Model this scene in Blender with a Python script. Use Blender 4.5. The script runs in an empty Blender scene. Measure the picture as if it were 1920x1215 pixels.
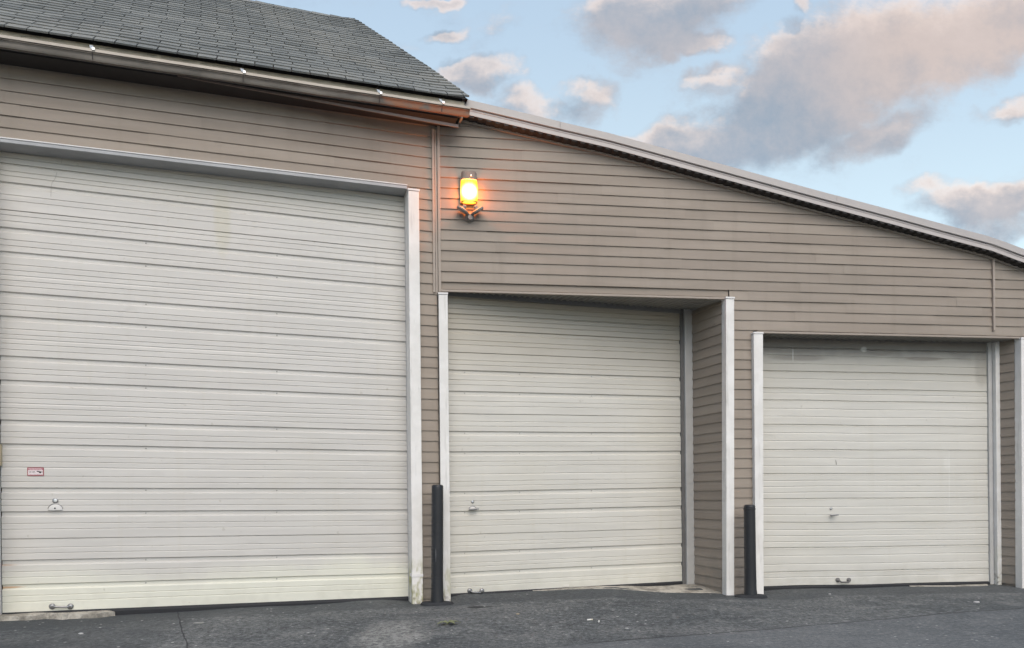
import bpy, math, random
from mathutils import Vector, noise
random.seed(7)
C = bpy.context.scene.collection
R = math.radians

# ------------------------------------------------------------------ camera
F = 26/36*1920          # focal length in photo pixels
HX, HY = 960.0, 922.0   # where the level line of sight meets the photo
ROLL = 0.010
CAMZ = 1.165
cr, sr = math.cos(ROLL), math.sin(ROLL)
CAM = Vector((0, 0, CAMZ))
AX = Vector((cr, 0, -sr)); AU = Vector((sr, 0, cr)); AF = Vector((0, 1, 0))
def ray(px, py): return AF + AX*((px-HX)/F) + AU*((HY-py)/F)
cam_d = bpy.data.cameras.new('camera'); cam = bpy.data.objects.new('camera', cam_d); C.objects.link(cam)
cam_d.lens = 26; cam_d.sensor_width = 36; cam_d.sensor_fit = 'HORIZONTAL'
cam_d.shift_y = (HY-607.5)/1920; cam_d.clip_end = 3000; cam_d.clip_start = .05
from mathutils import Matrix
m = Matrix((AX, AU, -AF)).transposed().to_4x4(); m.translation = CAM
cam.matrix_world = m
bpy.context.scene.camera = cam

# ------------------------------------------------------------------ wall frames (metres)
class Frame:
    def __init__(s, ox, oy, deg):
        s.o = Vector((ox, oy, 0)); a = R(deg)
        s.u = Vector((math.cos(a), math.sin(a), 0)); s.n = Vector((math.sin(a), -math.cos(a), 0))
    def P(s, u, z, off=0.0): return s.o + s.u*u + s.n*off + Vector((0, 0, z))
    def uz(s, px, py, off=0.0):
        d = ray(px, py); t = ((s.o + s.n*off) - CAM).dot(s.n)/d.dot(s.n)
        p = CAM + d*t
        return (p - s.o).dot(s.u), p.z
    def U(s, px, py=900, off=0.0): return s.uz(px, py, off)[0]
    def Z(s, px, py, off=0.0): return s.uz(px, py, off)[1]
A = Frame(-.7496, 7.70, 17.7)      # wall of the tall garage
B = Frame(-.7496, 7.70, 8.0)       # wall of the low wing
def ground_pt(px, py, z=0.0):
    d = ray(px, py); t = (z-CAMZ)/d.z; return CAM + d*t

# ------------------------------------------------------------------ mesh helpers
class MB:
    def __init__(s): s.v = []; s.f = []; s.m = []; s.mi = 0
    def face(s, *pts):
        i = len(s.v); s.v += [tuple(p) for p in pts]; s.f.append(tuple(range(i, i+len(pts)))); s.m.append(s.mi)
    def hexa(s, p):      # p: 8 points, bottom ring then top ring
        i = len(s.v); s.v += [tuple(q) for q in p]
        for f in ((3,2,1,0),(4,5,6,7),(0,1,5,4),(1,2,6,5),(2,3,7,6),(3,0,4,7)):
            s.f.append(tuple(i+k for k in f)); s.m.append(s.mi)
    def fbox(s, fr, u0, u1, z0, z1, o0, o1):   # box in frame coordinates, o0 = back, o1 = front
        s.hexa([fr.P(u0,z0,o1), fr.P(u1,z0,o1), fr.P(u1,z0,o0), fr.P(u0,z0,o0),
                fr.P(u0,z1,o1), fr.P(u1,z1,o1), fr.P(u1,z1,o0), fr.P(u0,z1,o0)])
    def grid(s, rows, close=False):
        n = len(rows[0]); i = len(s.v)
        for r in rows: s.v += [tuple(p) for p in r]
        for a in range(len(rows)-1):
            for b in range(n if close else n-1):
                c = (b+1) % n
                s.f.append((i+a*n+b, i+a*n+c, i+(a+1)*n+c, i+(a+1)*n+b)); s.m.append(s.mi)
    def lathe(s, c, axis, prof, seg=20):      # prof: list of (radius, distance along axis)
        axis = axis.normalized(); t = Vector((1,0,0)) if abs(axis.x) < .8 else Vector((0,1,0))
        e1 = axis.cross(t).normalized(); e2 = axis.cross(e1)
        s.grid([[c + axis*h + (e1*math.cos(k*2*math.pi/seg) + e2*math.sin(k*2*math.pi/seg))*r for k in range(seg)] for r, h in prof], True)
    def tube(s, pts, r, seg=10):
        rows = []
        for k, p in enumerate(pts):
            d = (pts[min(k+1, len(pts)-1)] - pts[max(k-1, 0)]).normalized()
            t = Vector((0,0,1)) if abs(d.z) < .8 else Vector((0,1,0))
            e1 = d.cross(t).normalized(); e2 = d.cross(e1)
            rr = r[k] if isinstance(r, (list, tuple)) else r
            rows.append([p + (e1*math.cos(q*2*math.pi/seg) + e2*math.sin(q*2*math.pi/seg))*rr for q in range(seg)])
        s.grid(rows, True)
        s.face(*rows[0][::-1]); s.face(*rows[-1])
    def build(s, name, mats, parent=None, smooth=False, bevel=0, weld=False):
        me = bpy.data.meshes.new(name); me.from_pydata(s.v, [], s.f)
        if not isinstance(mats, (list, tuple)): mats = [mats]
        for q in mats: me.materials.append(q)
        me.polygons.foreach_set('material_index', s.m)
        if smooth: me.polygons.foreach_set('use_smooth', [True]*len(s.f))
        me.update(); o = bpy.data.objects.new(name, me); C.objects.link(o)
        if parent:
            o.parent = parent; o.matrix_parent_inverse = parent.matrix_world.inverted()
        if bevel:
            b = o.modifiers.new('edge', 'BEVEL'); b.width = bevel; b.segments = 2; b.limit_method = 'ANGLE'
        return o
def empty(name, loc, label, cat, group=None):
    o = bpy.data.objects.new(name, None); C.objects.link(o); o.location = loc
    o.empty_display_size = .2; o['label'] = label; o['category'] = cat
    if group: o['group'] = group
    bpy.context.view_layer.update()
    return o
def interp(x, tab):
    if x <= tab[0][0]: return tab[0][1]
    for (a, b), (c, d) in zip(tab, tab[1:]):
        if x <= c: return b + (d-b)*(x-a)/(c-a)
    return tab[-1][1]

# ------------------------------------------------------------------ materials
class NT:
    def __init__(s, name):
        s.mat = bpy.data.materials.new(name); s.mat.use_nodes = True
        s.t = s.mat.node_tree; s.N = s.t.nodes; s.L = s.t.links
        s.b = s.N['Principled BSDF']
        s.geo = s.N.new('ShaderNodeNewGeometry')
    def link(s, a, b): s.L.new(a, b)
    def val(s, x, sock):
        if isinstance(x, (int, float)): sock.default_value = x
        elif isinstance(x, (tuple, list)): sock.default_value = tuple(x) + ((1,) if len(x) == 3 and len(sock.default_value) == 4 else ())
        else: s.L.new(x, sock)
    def math(s, op, a, b=0.0, c=0.0, clamp=False):
        n = s.N.new('ShaderNodeMath'); n.operation = op; n.use_clamp = clamp
        s.val(a, n.inputs[0]); s.val(b, n.inputs[1]); s.val(c, n.inputs[2]); return n.outputs[0]
    def vec(s, scale=(1,1,1), src=None, loc=(0,0,0), rotz=0):
        n = s.N.new('ShaderNodeMapping'); s.L.new(src or s.geo.outputs['Position'], n.inputs[0])
        n.inputs['Scale'].default_value = scale; n.inputs['Location'].default_value = loc
        n.inputs['Rotation'].default_value = (0, 0, rotz); return n.outputs[0]
    def noise(s, scale, vec=None, detail=3, rough=.55, dist=0):
        n = s.N.new('ShaderNodeTexNoise'); s.L.new(vec or s.geo.outputs['Position'], n.inputs['Vector'])
        n.inputs['Scale'].default_value = scale; n.inputs['Detail'].default_value = detail
        n.inputs['Roughness'].default_value = rough; n.inputs['Distortion'].default_value = dist
        return n.outputs['Fac']
    def vor(s, scale, vec=None, feat='F1'):
        n = s.N.new('ShaderNodeTexVoronoi'); s.L.new(vec or s.geo.outputs['Position'], n.inputs['Vector'])
        n.feature = feat; n.inputs['Scale'].default_value = scale; return n.outputs
    def ss(s, x, a, b):   # smoothstep a..b -> 0..1
        n = s.N.new('ShaderNodeMapRange'); n.interpolation_type = 'SMOOTHSTEP'
        s.val(x, n.inputs['Value']); n.inputs['From Min'].default_value = a; n.inputs['From Max'].default_value = b
        if a > b:
            n.inputs['From Min'].default_value = b; n.inputs['From Max'].default_value = a
            n.inputs['To Min'].default_value = 1; n.inputs['To Max'].default_value = 0
        return n.outputs[0]
    def mix(s, f, a, b, mode='MIX'):
        n = s.N.new('ShaderNodeMix'); n.data_type = 'RGBA'; n.blend_type = mode
        s.val(f, n.inputs[0]); s.val(a, n.inputs[6]); s.val(b, n.inputs[7]); return n.outputs[2]
    def bump(s, h, strength=.3, dist=.01):
        n = s.N.new('ShaderNodeBump'); s.val(h, n.inputs['Height'])
        n.inputs['Strength'].default_value = strength; n.inputs['Distance'].default_value = dist
        s.L.new(n.outputs[0], s.b.inputs['Normal'])
    def done(s, col, rough=.6, metal=0, spec=.5):
        s.val(col, s.b.inputs['Base Color']); s.val(rough, s.b.inputs['Roughness'])
        s.val(metal, s.b.inputs['Metallic']); s.b.inputs['Specular IOR Level'].default_value = spec
        return s.mat
    def xyz(s):
        n = s.N.new('ShaderNodeSeparateXYZ'); s.L.new(s.geo.outputs['Position'], n.inputs[0]); return n.outputs
    def along(s, fr):     # coordinate along a wall frame
        n = s.N.new('ShaderNodeVectorMath'); n.operation = 'SUBTRACT'
        s.L.new(s.geo.outputs['Position'], n.inputs[0]); n.inputs[1].default_value = fr.o
        d = s.N.new('ShaderNodeVectorMath'); d.operation = 'DOT_PRODUCT'
        s.L.new(n.outputs[0], d.inputs[0]); d.inputs[1].default_value = fr.u
        return d.outputs['Value']
    def streaks(s, fr, su, sz, detail=3):     # noise stretched along a wall
        u = s.along(fr); z = s.xyz()[2]
        n = s.N.new('ShaderNodeCombineXYZ'); s.val(s.math('MULTIPLY', u, su), n.inputs[0]); s.val(s.math('MULTIPLY', z, sz), n.inputs[2])
        return s.noise(1, n.outputs[0], detail)
    def blot(s, fr, u0, z0, ru, rz, wob=.35, sc=6):   # irregular elliptical stain
        u = s.along(fr); z = s.xyz()[2]
        w = s.math('MULTIPLY', s.math('SUBTRACT', s.noise(sc), .5), wob*2)
        a = s.math('POWER', s.math('ABSOLUTE', s.math('DIVIDE', s.math('SUBTRACT', u, u0), ru)), 2)
        b = s.math('POWER', s.math('ABSOLUTE', s.math('DIVIDE', s.math('SUBTRACT', z, z0), rz)), 2)
        d = s.math('ADD', s.math('ADD', a, b), w)
        return s.ss(d, 1.0, .15)

def m_siding():
    n = NT('vinyl_siding')
    a = n.streaks(B, .7, 7); b = n.noise(1.1, detail=4); g = n.streaks(B, 5, 260, 2)
    isl = n.math('SUBTRACT', n.geo.outputs['Random Per Island'], .5)
    col = n.mix(n.ss(a, .3, .7), (.268,.224,.181), (.312,.264,.216))
    col = n.mix(n.math('MULTIPLY', n.ss(b, .45, .75), .40), col, (.225,.194,.158))
    col = n.mix(n.math('MULTIPLY', n.math('MULTIPLY', n.ss(n.xyz()[2], .75, .1), n.ss(n.noise(7, detail=5), .35, .65)), .45), col, (.20,.19,.165))
    col = n.mix(n.math('MULTIPLY', n.ss(n.streaks(B, 5, .5, 5), .50, .72), .32), col, (.21,.177,.14))
    v = n.math('ADD', n.math('MULTIPLY', isl, .10), 1.0)
    col = n.mix(1.0, col, v, 'MULTIPLY')
    n.bump(n.math('ADD', n.math('MULTIPLY', g, .25), n.streaks(B, 1.3, 9)), .25, .003)
    return n.done(col, .55, 0, .35)
def m_siding_side():
    n = NT('wall_core_vinyl')  # same tones as the siding, without its streaks
    isl = n.math('SUBTRACT', n.geo.outputs['Random Per Island'], .5)
    col = n.mix(n.noise(1.3, detail=4), (.268,.224,.181), (.312,.264,.216))
    return n.done(col, .55, 0, .35)
def m_door(name, fr, tint, stains_and_light=None, rough=.42):
    n = NT(name)
    a = n.streaks(fr, 1.0, 14); v = n.streaks(fr, 9, .5, 4); b = n.noise(.8, detail=5)
    dk = tuple(c*.90 for c in tint)
    col = n.mix(n.ss(a, .3, .75), dk, tint)
    col = n.mix(n.math('MULTIPLY', n.ss(v, .55, .8), .22), col, tuple(c*k for c, k in zip(tint, (.82,.79,.70))))
    col = n.mix(n.math('MULTIPLY', n.ss(b, .5, .75), .25), col, tuple(c*k for c, k in zip(tint, (.9,.88,.8))))
    for (f, c) in (stains_and_light(n) if stains_and_light else []): col = n.mix(f, col, c)  # stain layers, and light and shade painted on as tints
    col = n.mix(n.math('MULTIPLY', n.math('MULTIPLY', n.ss(n.xyz()[2], .42, .06), n.ss(n.noise(6, detail=6), .42, .62)), .16), col, (.36,.34,.27))
    col = n.mix(n.math('MULTIPLY', n.ss(n.noise(14, n.vec((1,1,1), loc=(3,1,2)), 3), .70, .76), .35), col, (.34,.31,.25))
    n.bump(n.math('ADD', n.math('ADD', n.streaks(fr, 2.2, 5), n.math('MULTIPLY', n.ss(n.noise(3.5, detail=1), .66, .78), -.9)), n.math('MULTIPLY', n.noise(60), .08)), .2, .012)
    return n.done(col, rough, 0, .4)
def m_paint(name, col, rough=.5, var=.08, sc=3, metal=0, bumps=0):
    n = NT(name); f = n.noise(sc, detail=5)
    c = n.mix(n.ss(f, .3, .75), tuple(x*(1-var) for x in col), col)
    if bumps: n.bump(n.noise(40, detail=4), bumps, .004)
    return n.done(c, rough, metal, .4)
def m_post(name, algae):
    n = NT(name); z = n.xyz()[2]
    f = n.noise(5, detail=5); g = n.noise(2.5, n.vec((8,8,.8)), 4)
    c = n.mix(n.ss(f, .35, .75), (.70,.68,.64), (.79,.77,.735))
    c = n.mix(n.math('MULTIPLY', n.ss(g, .58, .72), .5), c, (.50,.48,.44))
    if algae:
        k = n.math('MULTIPLY', n.ss(z, .55, .30), n.ss(n.noise(9, n.vec((1.5,1.5,.6)), 5), .42, .60))
        c = n.mix(n.math('MULTIPLY', k, algae), c, (.36,.35,.17))
        k2 = n.math('MULTIPLY', n.ss(z, .22, .06), n.ss(n.noise(22, detail=4), .48, .66))
        c = n.mix(n.math('MULTIPLY', k2, .8), c, (.22,.19,.15))
    n.bump(n.noise(4, n.vec((14,14,1)), 4), .25, .004)
    return n.done(c, .6, 0, .35)
def m_asphalt():
    n = NT('asphalt'); P = n.geo.outputs['Position']
    big = n.noise(.55, detail=5, rough=.6); mid = n.noise(2.6, detail=6, rough=.65, dist=.6)
    fine = n.noise(24, detail=7, rough=.85); grit = n.vor(110)
    c = n.mix(n.ss(big, .35, .65), (.086,.095,.098), (.143,.151,.150))
    c = n.mix(n.math('MULTIPLY', n.ss(mid, .45, .68), .7), c, (.20,.205,.20))
    c = n.mix(n.math('MULTIPLY', n.ss(n.noise(1.3, n.vec((1,2.6,1), rotz=.15), 5), .52, .7), .65), c, (.070,.077,.082))
    c = n.mix(n.math('MULTIPLY', n.ss(fine, .38, .54), 1.0), n.mix(.72, c, (.012,.014,.016)), c)
    c = n.mix(n.math('MULTIPLY', n.ss(fine, .54, .66), .6), c, (.42,.43,.42))
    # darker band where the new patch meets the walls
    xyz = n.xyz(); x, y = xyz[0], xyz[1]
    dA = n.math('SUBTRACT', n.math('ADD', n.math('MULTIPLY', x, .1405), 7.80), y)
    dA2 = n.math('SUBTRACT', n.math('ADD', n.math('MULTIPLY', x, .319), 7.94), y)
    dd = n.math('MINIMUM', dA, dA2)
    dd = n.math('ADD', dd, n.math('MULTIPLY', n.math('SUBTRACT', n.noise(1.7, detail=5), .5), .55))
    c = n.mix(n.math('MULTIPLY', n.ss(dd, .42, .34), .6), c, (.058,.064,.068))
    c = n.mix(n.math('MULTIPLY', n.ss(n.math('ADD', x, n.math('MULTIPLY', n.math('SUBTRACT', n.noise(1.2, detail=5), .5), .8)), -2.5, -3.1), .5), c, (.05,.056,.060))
    # pale worn patch in front of the first door
    def ell(cx, cy, rx, ry, sc=2.5, wob=.5):
        a = n.math('POWER', n.math('DIVIDE', n.math('SUBTRACT', x, cx), rx), 2)
        b = n.math('POWER', n.math('DIVIDE', n.math('SUBTRACT', y, cy), ry), 2)
        return n.math('ADD', n.math('ADD', a, b), n.math('MULTIPLY', n.math('SUBTRACT', n.noise(sc, detail=6), .5), wob*2))
    g = n.math('ADD', .12, n.math('MULTIPLY', n.ss(fine, .4, .6), .55))
    c = n.mix(n.math('MULTIPLY', n.ss(ell(-.98, 5.95, .34, .62), 1.2, .1), g), c, (.36,.36,.335))
    c = n.mix(n.math('MULTIPLY', n.ss(ell(1.5, 6.1, .9, .20), 1.1, .2), n.math('MULTIPLY', g, .6)), c, (.22,.22,.215))
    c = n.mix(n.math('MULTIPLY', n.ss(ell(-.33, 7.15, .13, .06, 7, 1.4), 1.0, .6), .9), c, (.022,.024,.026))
    # cracks and paving seams: distance to a segment in the ground plane
    def seg(x0, y0, x1, y1, w, wob, sc=3.0):
        L = math.hypot(x1-x0, y1-y0); tx, ty = (x1-x0)/L, (y1-y0)/L
        ax = n.math('SUBTRACT', x, x0); ay = n.math('SUBTRACT', y, y0)
        t = n.math('ADD', n.math('MULTIPLY', ax, tx), n.math('MULTIPLY', ay, ty))
        d = n.math('SUBTRACT', n.math('MULTIPLY', ay, tx), n.math('MULTIPLY', ax, ty))
        d = n.math('ABSOLUTE', n.math('ADD', d, n.math('MULTIPLY', n.math('SUBTRACT', n.noise(sc, detail=5), .5), wob)))
        k = n.ss(d, w, w*.3)
        k = n.math('MULTIPLY', k, n.math('MULTIPLY', n.ss(t, -.05, .05), n.ss(t, L+.05, L-.05)))
        return k, d, t
    for (p0, p1, w, wob, dark) in SEGS:
        k, d, t = seg(p0[0], p0[1], p1[0], p1[1], w, wob)
        c = n.mix(n.math('MULTIPLY', k, dark), c, (.02,.021,.024))
    # bluish newer strip beyond the seam nearest the camera
    v = n.math('SUBTRACT', n.math('ADD', n.math('MULTIPLY', x, SEAM[0]), SEAM[1]), y)
    v = n.math('ADD', v, n.math('MULTIPLY', n.math('SUBTRACT', n.noise(2.0, detail=5), .5), .12))
    c = n.mix(n.math('MULTIPLY', n.ss(v, .0, .08), .35), c, (.155,.165,.175))
    # chips of stone
    ch = n.vor(11); c = n.mix(n.math('MULTIPLY', n.ss(ch['Distance'], .16, .08), n.ss(n.noise(2.2), .48, .62)), c, (.45,.45,.43))
    h = n.math('ADD', n.math('MULTIPLY', fine, .6), n.math('MULTIPLY', grit['Distance'], .4))
    n.bump(h, .55, .012)
    return n.done(c, .82, 0, .3)
def m_shingle():
    n = NT('slate_shingle'); rnd = n.geo.outputs['Random Per Island']
    c = n.mix(rnd, (.145,.152,.147), (.225,.230,.217))
    f = n.noise(1.2, detail=4)
    c = n.mix(n.math('MULTIPLY', n.ss(f, .45, .7), .5), c, (.27,.262,.235))
    c = n.mix(n.math('MULTIPLY', n.ss(n.noise(160, detail=2), .5, .7), .4), c, (.07,.08,.085))
    n.bump(n.noise(120, detail=3), .4, .004)
    return n.done(c, .85, 0, .3)
def m_gutter():
    n = NT('aged_copper_gutter')
    u = n.along(A); f = n.noise(3, n.vec((1,1,3)), 5)
    zz = n.math('ADD', u, n.math('MULTIPLY', n.math('SUBTRACT', n.noise(5), .5), .12))
    g = n.mix(n.ss(f, .35, .7), (.25,.222,.19), (.15,.135,.115))
    k = n.math('MULTIPLY', n.ss(n.noise(7, n.vec((1,1,2)), 5), .30, .55), .85)
    c = n.mix(n.math('MULTIPLY', n.ss(zz, U_COP, U_COP+.04), k), g, (.36,.175,.10))
    return n.done(c, .55, .15, .4)
def m_concrete(name='concrete'):
    n = NT(name); f = n.noise(6, detail=6, rough=.7)
    c = n.mix(n.ss(f, .35, .62), (.22,.205,.175), (.50,.465,.40))
    n.bump(n.noise(30, detail=5), .8, .02)
    return n.done(c, .9, 0, .2)

# ground seams (world metres) read off where they lie on the paving
def gp(px, py): p = ground_pt(px, py); return (p.x, p.y)
SEGS = [(gp(330,1150), gp(352,1222), .009, .05, .8),
        (gp(1100,1206), gp(1595,1168), .018, .05, .85),
        (gp(1595,1168), gp(1990,1134), .016, .04, .8),
        (gp(1800,1192), gp(2000,1180), .012, .06, .6),
        (gp(1300,1136), gp(1420,1146), .010, .05, .7),
        (gp(330,1150), gp(790,1140), .008, .05, .45),
        (gp(720,1140), gp(790,1160), .008, .06, .5),
        (gp(790,1160), gp(960,1150), .008, .06, .35)]
s0, s1 = gp(1100,1206), gp(1990,1134)
SEAM = ((s1[1]-s0[1])/(s1[0]-s0[0]), 0); SEAM = (SEAM[0], s0[1]-SEAM[0]*s0[0])
GOFF = .34                          # gutter stands this far off wall A
U_COP = A.U(711, 190, GOFF)

# ------------------------------------------------------------------ ground
# control heights: (x, y, z)
def ctl(fr, px, py, off): u, z = fr.uz(px, py, off); p = fr.P(u, z, off); return (p.x, p.y, z)
CT = [ctl(A,3,1166,.03), ctl(A,330,1150,-.02), ctl(A,600,1136,-.02), ctl(A,788,1131,.02), ctl(B,835,1130,.02), ctl(B,1100,1106,-.15),
      ctl(B,1364,1116,.02), ctl(B,1424,1117,.02), ctl(B,1650,1104,-.12), ctl(B,1912,1103,.02), ctl(B,1290,1098,-.55), ctl(B,1860,1096,-.25)]
CT += [ctl(B,870,1113,-.12), ctl(B,980,1110,-.22), ctl(A,700,1127,-.05), ctl(A,450,1142,-.05), ctl(B,1500,1105,-.15)]
for x in (-9,-6,-4,-2,0,2,4,6,9):
    CT.append((x, 5.6, .0)); CT.append((x, 4.0, 0.))
CT += [(-9,5,.05), (9,9,0), (-9,7,.1), (12,9,0), (0,1,0), (-4.6,5.2,.02)]
def gz(x, y):
    sw = sz = 0
    for (a, b, c) in CT:
        w = 1/((x-a)**2+(y-b)**2+.02)**1.6; sw += w; sz += w*c
    far = max(0, min(1, (math.hypot(x, y-6)-11)/4))
    return (sz/sw)*(1-far)
def grange(dense0, dense1, step, far):
    a = [dense0 + i*step for i in range(int((dense1-dense0)/step)+1)]
    d = step; lo, hi = a[0], a[-1]; L, H = [], []
    while lo > -far: d *= 1.5; lo -= d; L.append(lo); hi += d; H.append(hi)
    return L[::-1] + a + H
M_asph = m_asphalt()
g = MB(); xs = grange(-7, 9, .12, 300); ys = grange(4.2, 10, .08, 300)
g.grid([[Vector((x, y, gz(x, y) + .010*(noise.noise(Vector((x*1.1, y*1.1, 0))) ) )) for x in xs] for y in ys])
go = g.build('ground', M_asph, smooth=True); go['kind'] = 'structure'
def gzz(x, y): return gz(x, y) + .010*noise.noise(Vector((x*1.1, y*1.1, 0)))

# ------------------------------------------------------------------ materials in use
M_sid = m_siding(); M_sid2 = m_siding_side()
M_white = m_post('white_painted_trim', 0); M_whiteA = m_post('weathered_white_post', .95); M_whiteB = m_post('grimy_white_post', .5)
M_cap = m_paint('white_cap', (.74,.72,.70), .45)
M_trim = m_paint('taupe_trim', (.355,.30,.25), .5)
M_fasc = m_paint('pale_fascia_metal', (.52,.47,.44), .38, .06, 1.5)
M_fasc2 = m_paint('pale_drip_metal', (.46,.425,.40), .35, .06, 1.5)
M_sof = m_paint('ribbed_soffit_metal', (.27,.255,.23), .5)
M_dark = m_paint('black_rubber', (.022,.023,.026), .7)
M_black = m_paint('black_sleeve_plastic', (.025,.026,.029), .36, .2, 4, 0, .08)
M_collar = m_paint('tarry_asphalt', (.030,.032,.035), .8, .3, 30, 0, .5)
M_fdark = m_paint('dark_eave_board', (.07,.062,.058), .8, .3)
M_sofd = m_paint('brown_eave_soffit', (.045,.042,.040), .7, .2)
M_olive = m_paint('gutter_inner_tin', (.50,.44,.33), .6, .35, 5)
M_lip = m_paint('gutter_lip_metal', (.36,.325,.28), .4, .15, 4, .2)
M_zinc = m_paint('bright_zinc', (.75,.76,.76), .3, .1, 9, .6)
M_steel = m_paint('dull_steel', (.34,.34,.34), .38, .3, 30, .7)
M_jamb = m_paint('grey_steel_jamb', (.50,.49,.465), .5, .12, 5)
M_inner = m_paint('dark_track_steel', (.16,.155,.15), .6, .2, 5)
M_bolt = m_paint('rivet_head', (.33,.32,.30), .5)
M_shin = m_shingle(); M_gut = m_gutter(); M_conc = m_concrete()
M_roofmetal = m_paint('grey_roof_metal', (.35,.34,.33), .4)

# ------------------------------------------------------------------ siding
LAP = .1088; LIP = .0135
def siding(mb, fr, z0, z1, span, seams=True, o=0.0):
    """clapboards from z0 (a lap line) up to z1; span(z)->list of (u0,u1) and slanted ends allowed"""
    k = 0; z = z0
    while z < z1 - .004:
        zt = min(z+LAP, z1)
        lo = span(z + .004); hi = span(zt - .001)
        mid = span((z+zt)/2)
        for q, (a, b) in enumerate(mid):
            a0, b0 = lo[q] if len(lo) == len(mid) else (a, b)
            a1, b1 = hi[q] if len(hi) == len(mid) else (a, b)
            cuts = [0.0, 1.0]; W = b-a
            if seams and W > 1.2:
                n = int(W//2.0)+1; ph = random.uniform(.15, .85)
                cuts = [0.0] + sorted(min(.98, max(.02, (i+ph)/n)) for i in range(n) if (i+ph)/n < .99) + [1.0]
            for i in range(len(cuts)-1):
                e = .0030*(i % 2) + o
                c0, c1 = cuts[i], cuts[i+1]
                if i % 2: c0 = max(0, c0 - .02/W); c1 = min(1, c1 + .02/W)
                f = lambda t, s0, s1: s0 + (s1-s0)*t
                NS = max(1, int((c1-c0)*W/.5))
                bot = []; top = []; bk = []; lip2 = []
                for s in range(NS+1):
                    t = c0 + (c1-c0)*s/NS
                    ub = f(t, a0, b0); ut = b1 if t > .9999 else min(ub, b1)
                    w = .0022*noise.noise(Vector((ub*1.3, z*6, 3)))
                    dz = .0030*noise.noise(Vector((ub*.8, z*9, 8)))
                    bk.append(fr.P(ub, z+dz, e-.004)); bot.append(fr.P(ub, z+dz, LIP+e+w))
                    lip2.append(fr.P(ub, z+.012+dz, LIP+e+w-.0005))
                    top.append(fr.P(ut, zt+.004+ (dz if zt < z1-.01 else 0), .002+e))
                mb.grid([bk, bot, lip2, top])
        z += LAP; k += 1

# ------------------------------------------------------------------ sectional doors
def door_panel(mb, fr, offs, uL, uR, feats, zbot, ztop, rmap, cols=22, seed=1, wave=.0025):
    """feats: (z, kind) from top to bottom at the left end; rmap maps a left height to the right height"""
    prof = [(ztop, 0.0)]
    for z, k in feats:
        if k == 'd': prof += [(z+.005, 0), (z-.005, -.017), (z-.036, -.0155), (z-.049, 0)]
        elif k == 'g': prof += [(z+.002, 0), (z-.002, -.0055), (z-.009, 0)]
        elif k == 'j': prof += [(z+.003, 0), (z+.001, -.014), (z-.003, -.014), (z-.006, 0)]
        elif k == 'J': prof += [(z+.004, 0), (z+.001, -.013), (z-.004, -.013), (z-.014, .0015), (z-.03, 0)]
        elif k == 's': prof += [(z+.003, 0), (z-.002, -.0045), (z-.014, -.0005)]
    prof.append((zbot, 0.0))
    prof = [p for p in prof if zbot <= p[0] <= ztop]
    rows = []
    for z, d in prof:
        r = []
        for i in range(cols+1):
            t = i/cols; u = uL + (uR-uL)*t
            zz = z*(1-t) + rmap(z)*t
            w = wave*noise.noise(Vector((u*1.7, z*2.1, seed*7.3)))
            dz = wave*1.2*noise.noise(Vector((u*1.1, z*3.0, seed*3.1+50)))
            r.append(fr.P(u, zz+dz, offs(u)+d+w))
        rows.append(r)
    mb.grid(rows[::-1])
    return rows

# ================================================================== TALL GARAGE
tg = empty('tall_garage', A.P(0, 0, 0), 'taller taupe clapboard garage at left with dark shingle roof and the biggest roll-up door', 'garage')
OFA = -.15
uL1 = A.U(3, 1000, OFA); uR1 = A.U(768, 900, OFA)
zd1_top = A.Z(10, 268, OFA); zd1_bot = A.Z(20, 1149, OFA)
HA = .05
hdr_z0 = A.Z(0, 266, HA); hdr_z1 = A.Z(0, 259, HA)
uP0, uP1 = A.U(768, 700, HA), A.U(788, 700, HA)
# wall siding: phase so a lap line falls where the photo has it
zA = A.Z(0, 144.6, LIP)
z0A = zA - LAP*math.floor(zA/LAP + 1)
wall_topA = A.Z(0, 108, 0)
uAleft = uL1 - 2.6
def spanA(z):
    if z < hdr_z1 - .01: return [(uAleft, uL1-.08), (uP1-.02, -.012)]
    return [(uAleft, -.012)]
w = MB(); siding(w, A, z0A, wall_topA, spanA)
w.build('siding_wall', M_sid, tg)
# solid carcass behind the siding
bk = MB()
bk.fbox(A, uAleft, uL1-.06, -.3, wall_topA, -.25, -.006); bk.fbox(A, uP0+.02, -.012, -.3, wall_topA, -.25, -.006)
bk.fbox(A, uL1-.06, uP0+.02, hdr_z0+.02, wall_topA, -.25, -.006)
bk.fbox(A, uAleft, -.02, -.3, wall_topA, -7.0, -6.8); bk.fbox(A, uAleft, uAleft+.2, -.3, wall_topA, -6.79, -.26)
bk.fbox(A, -.22, -.02, 2.2, wall_topA, -6.79, -.26)
bk.build('wall_core', M_sid2, tg)
# header over the big door
h = MB(); h.fbox(A, uL1-.1, uP0-.004, hdr_z0, hdr_z1, OFA-.02, HA)
h.build('door_header', m_paint('header_grey_steel', (.40,.405,.41), .5, .15, 4), tg, bevel=.004)
h = MB(); h.fbox(A, uL1-.1, uP0-.004, hdr_z1+.0005, hdr_z1+.012, -.01, HA+.006)
h.build('header_flashing', M_cap, tg, bevel=.003)
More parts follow.
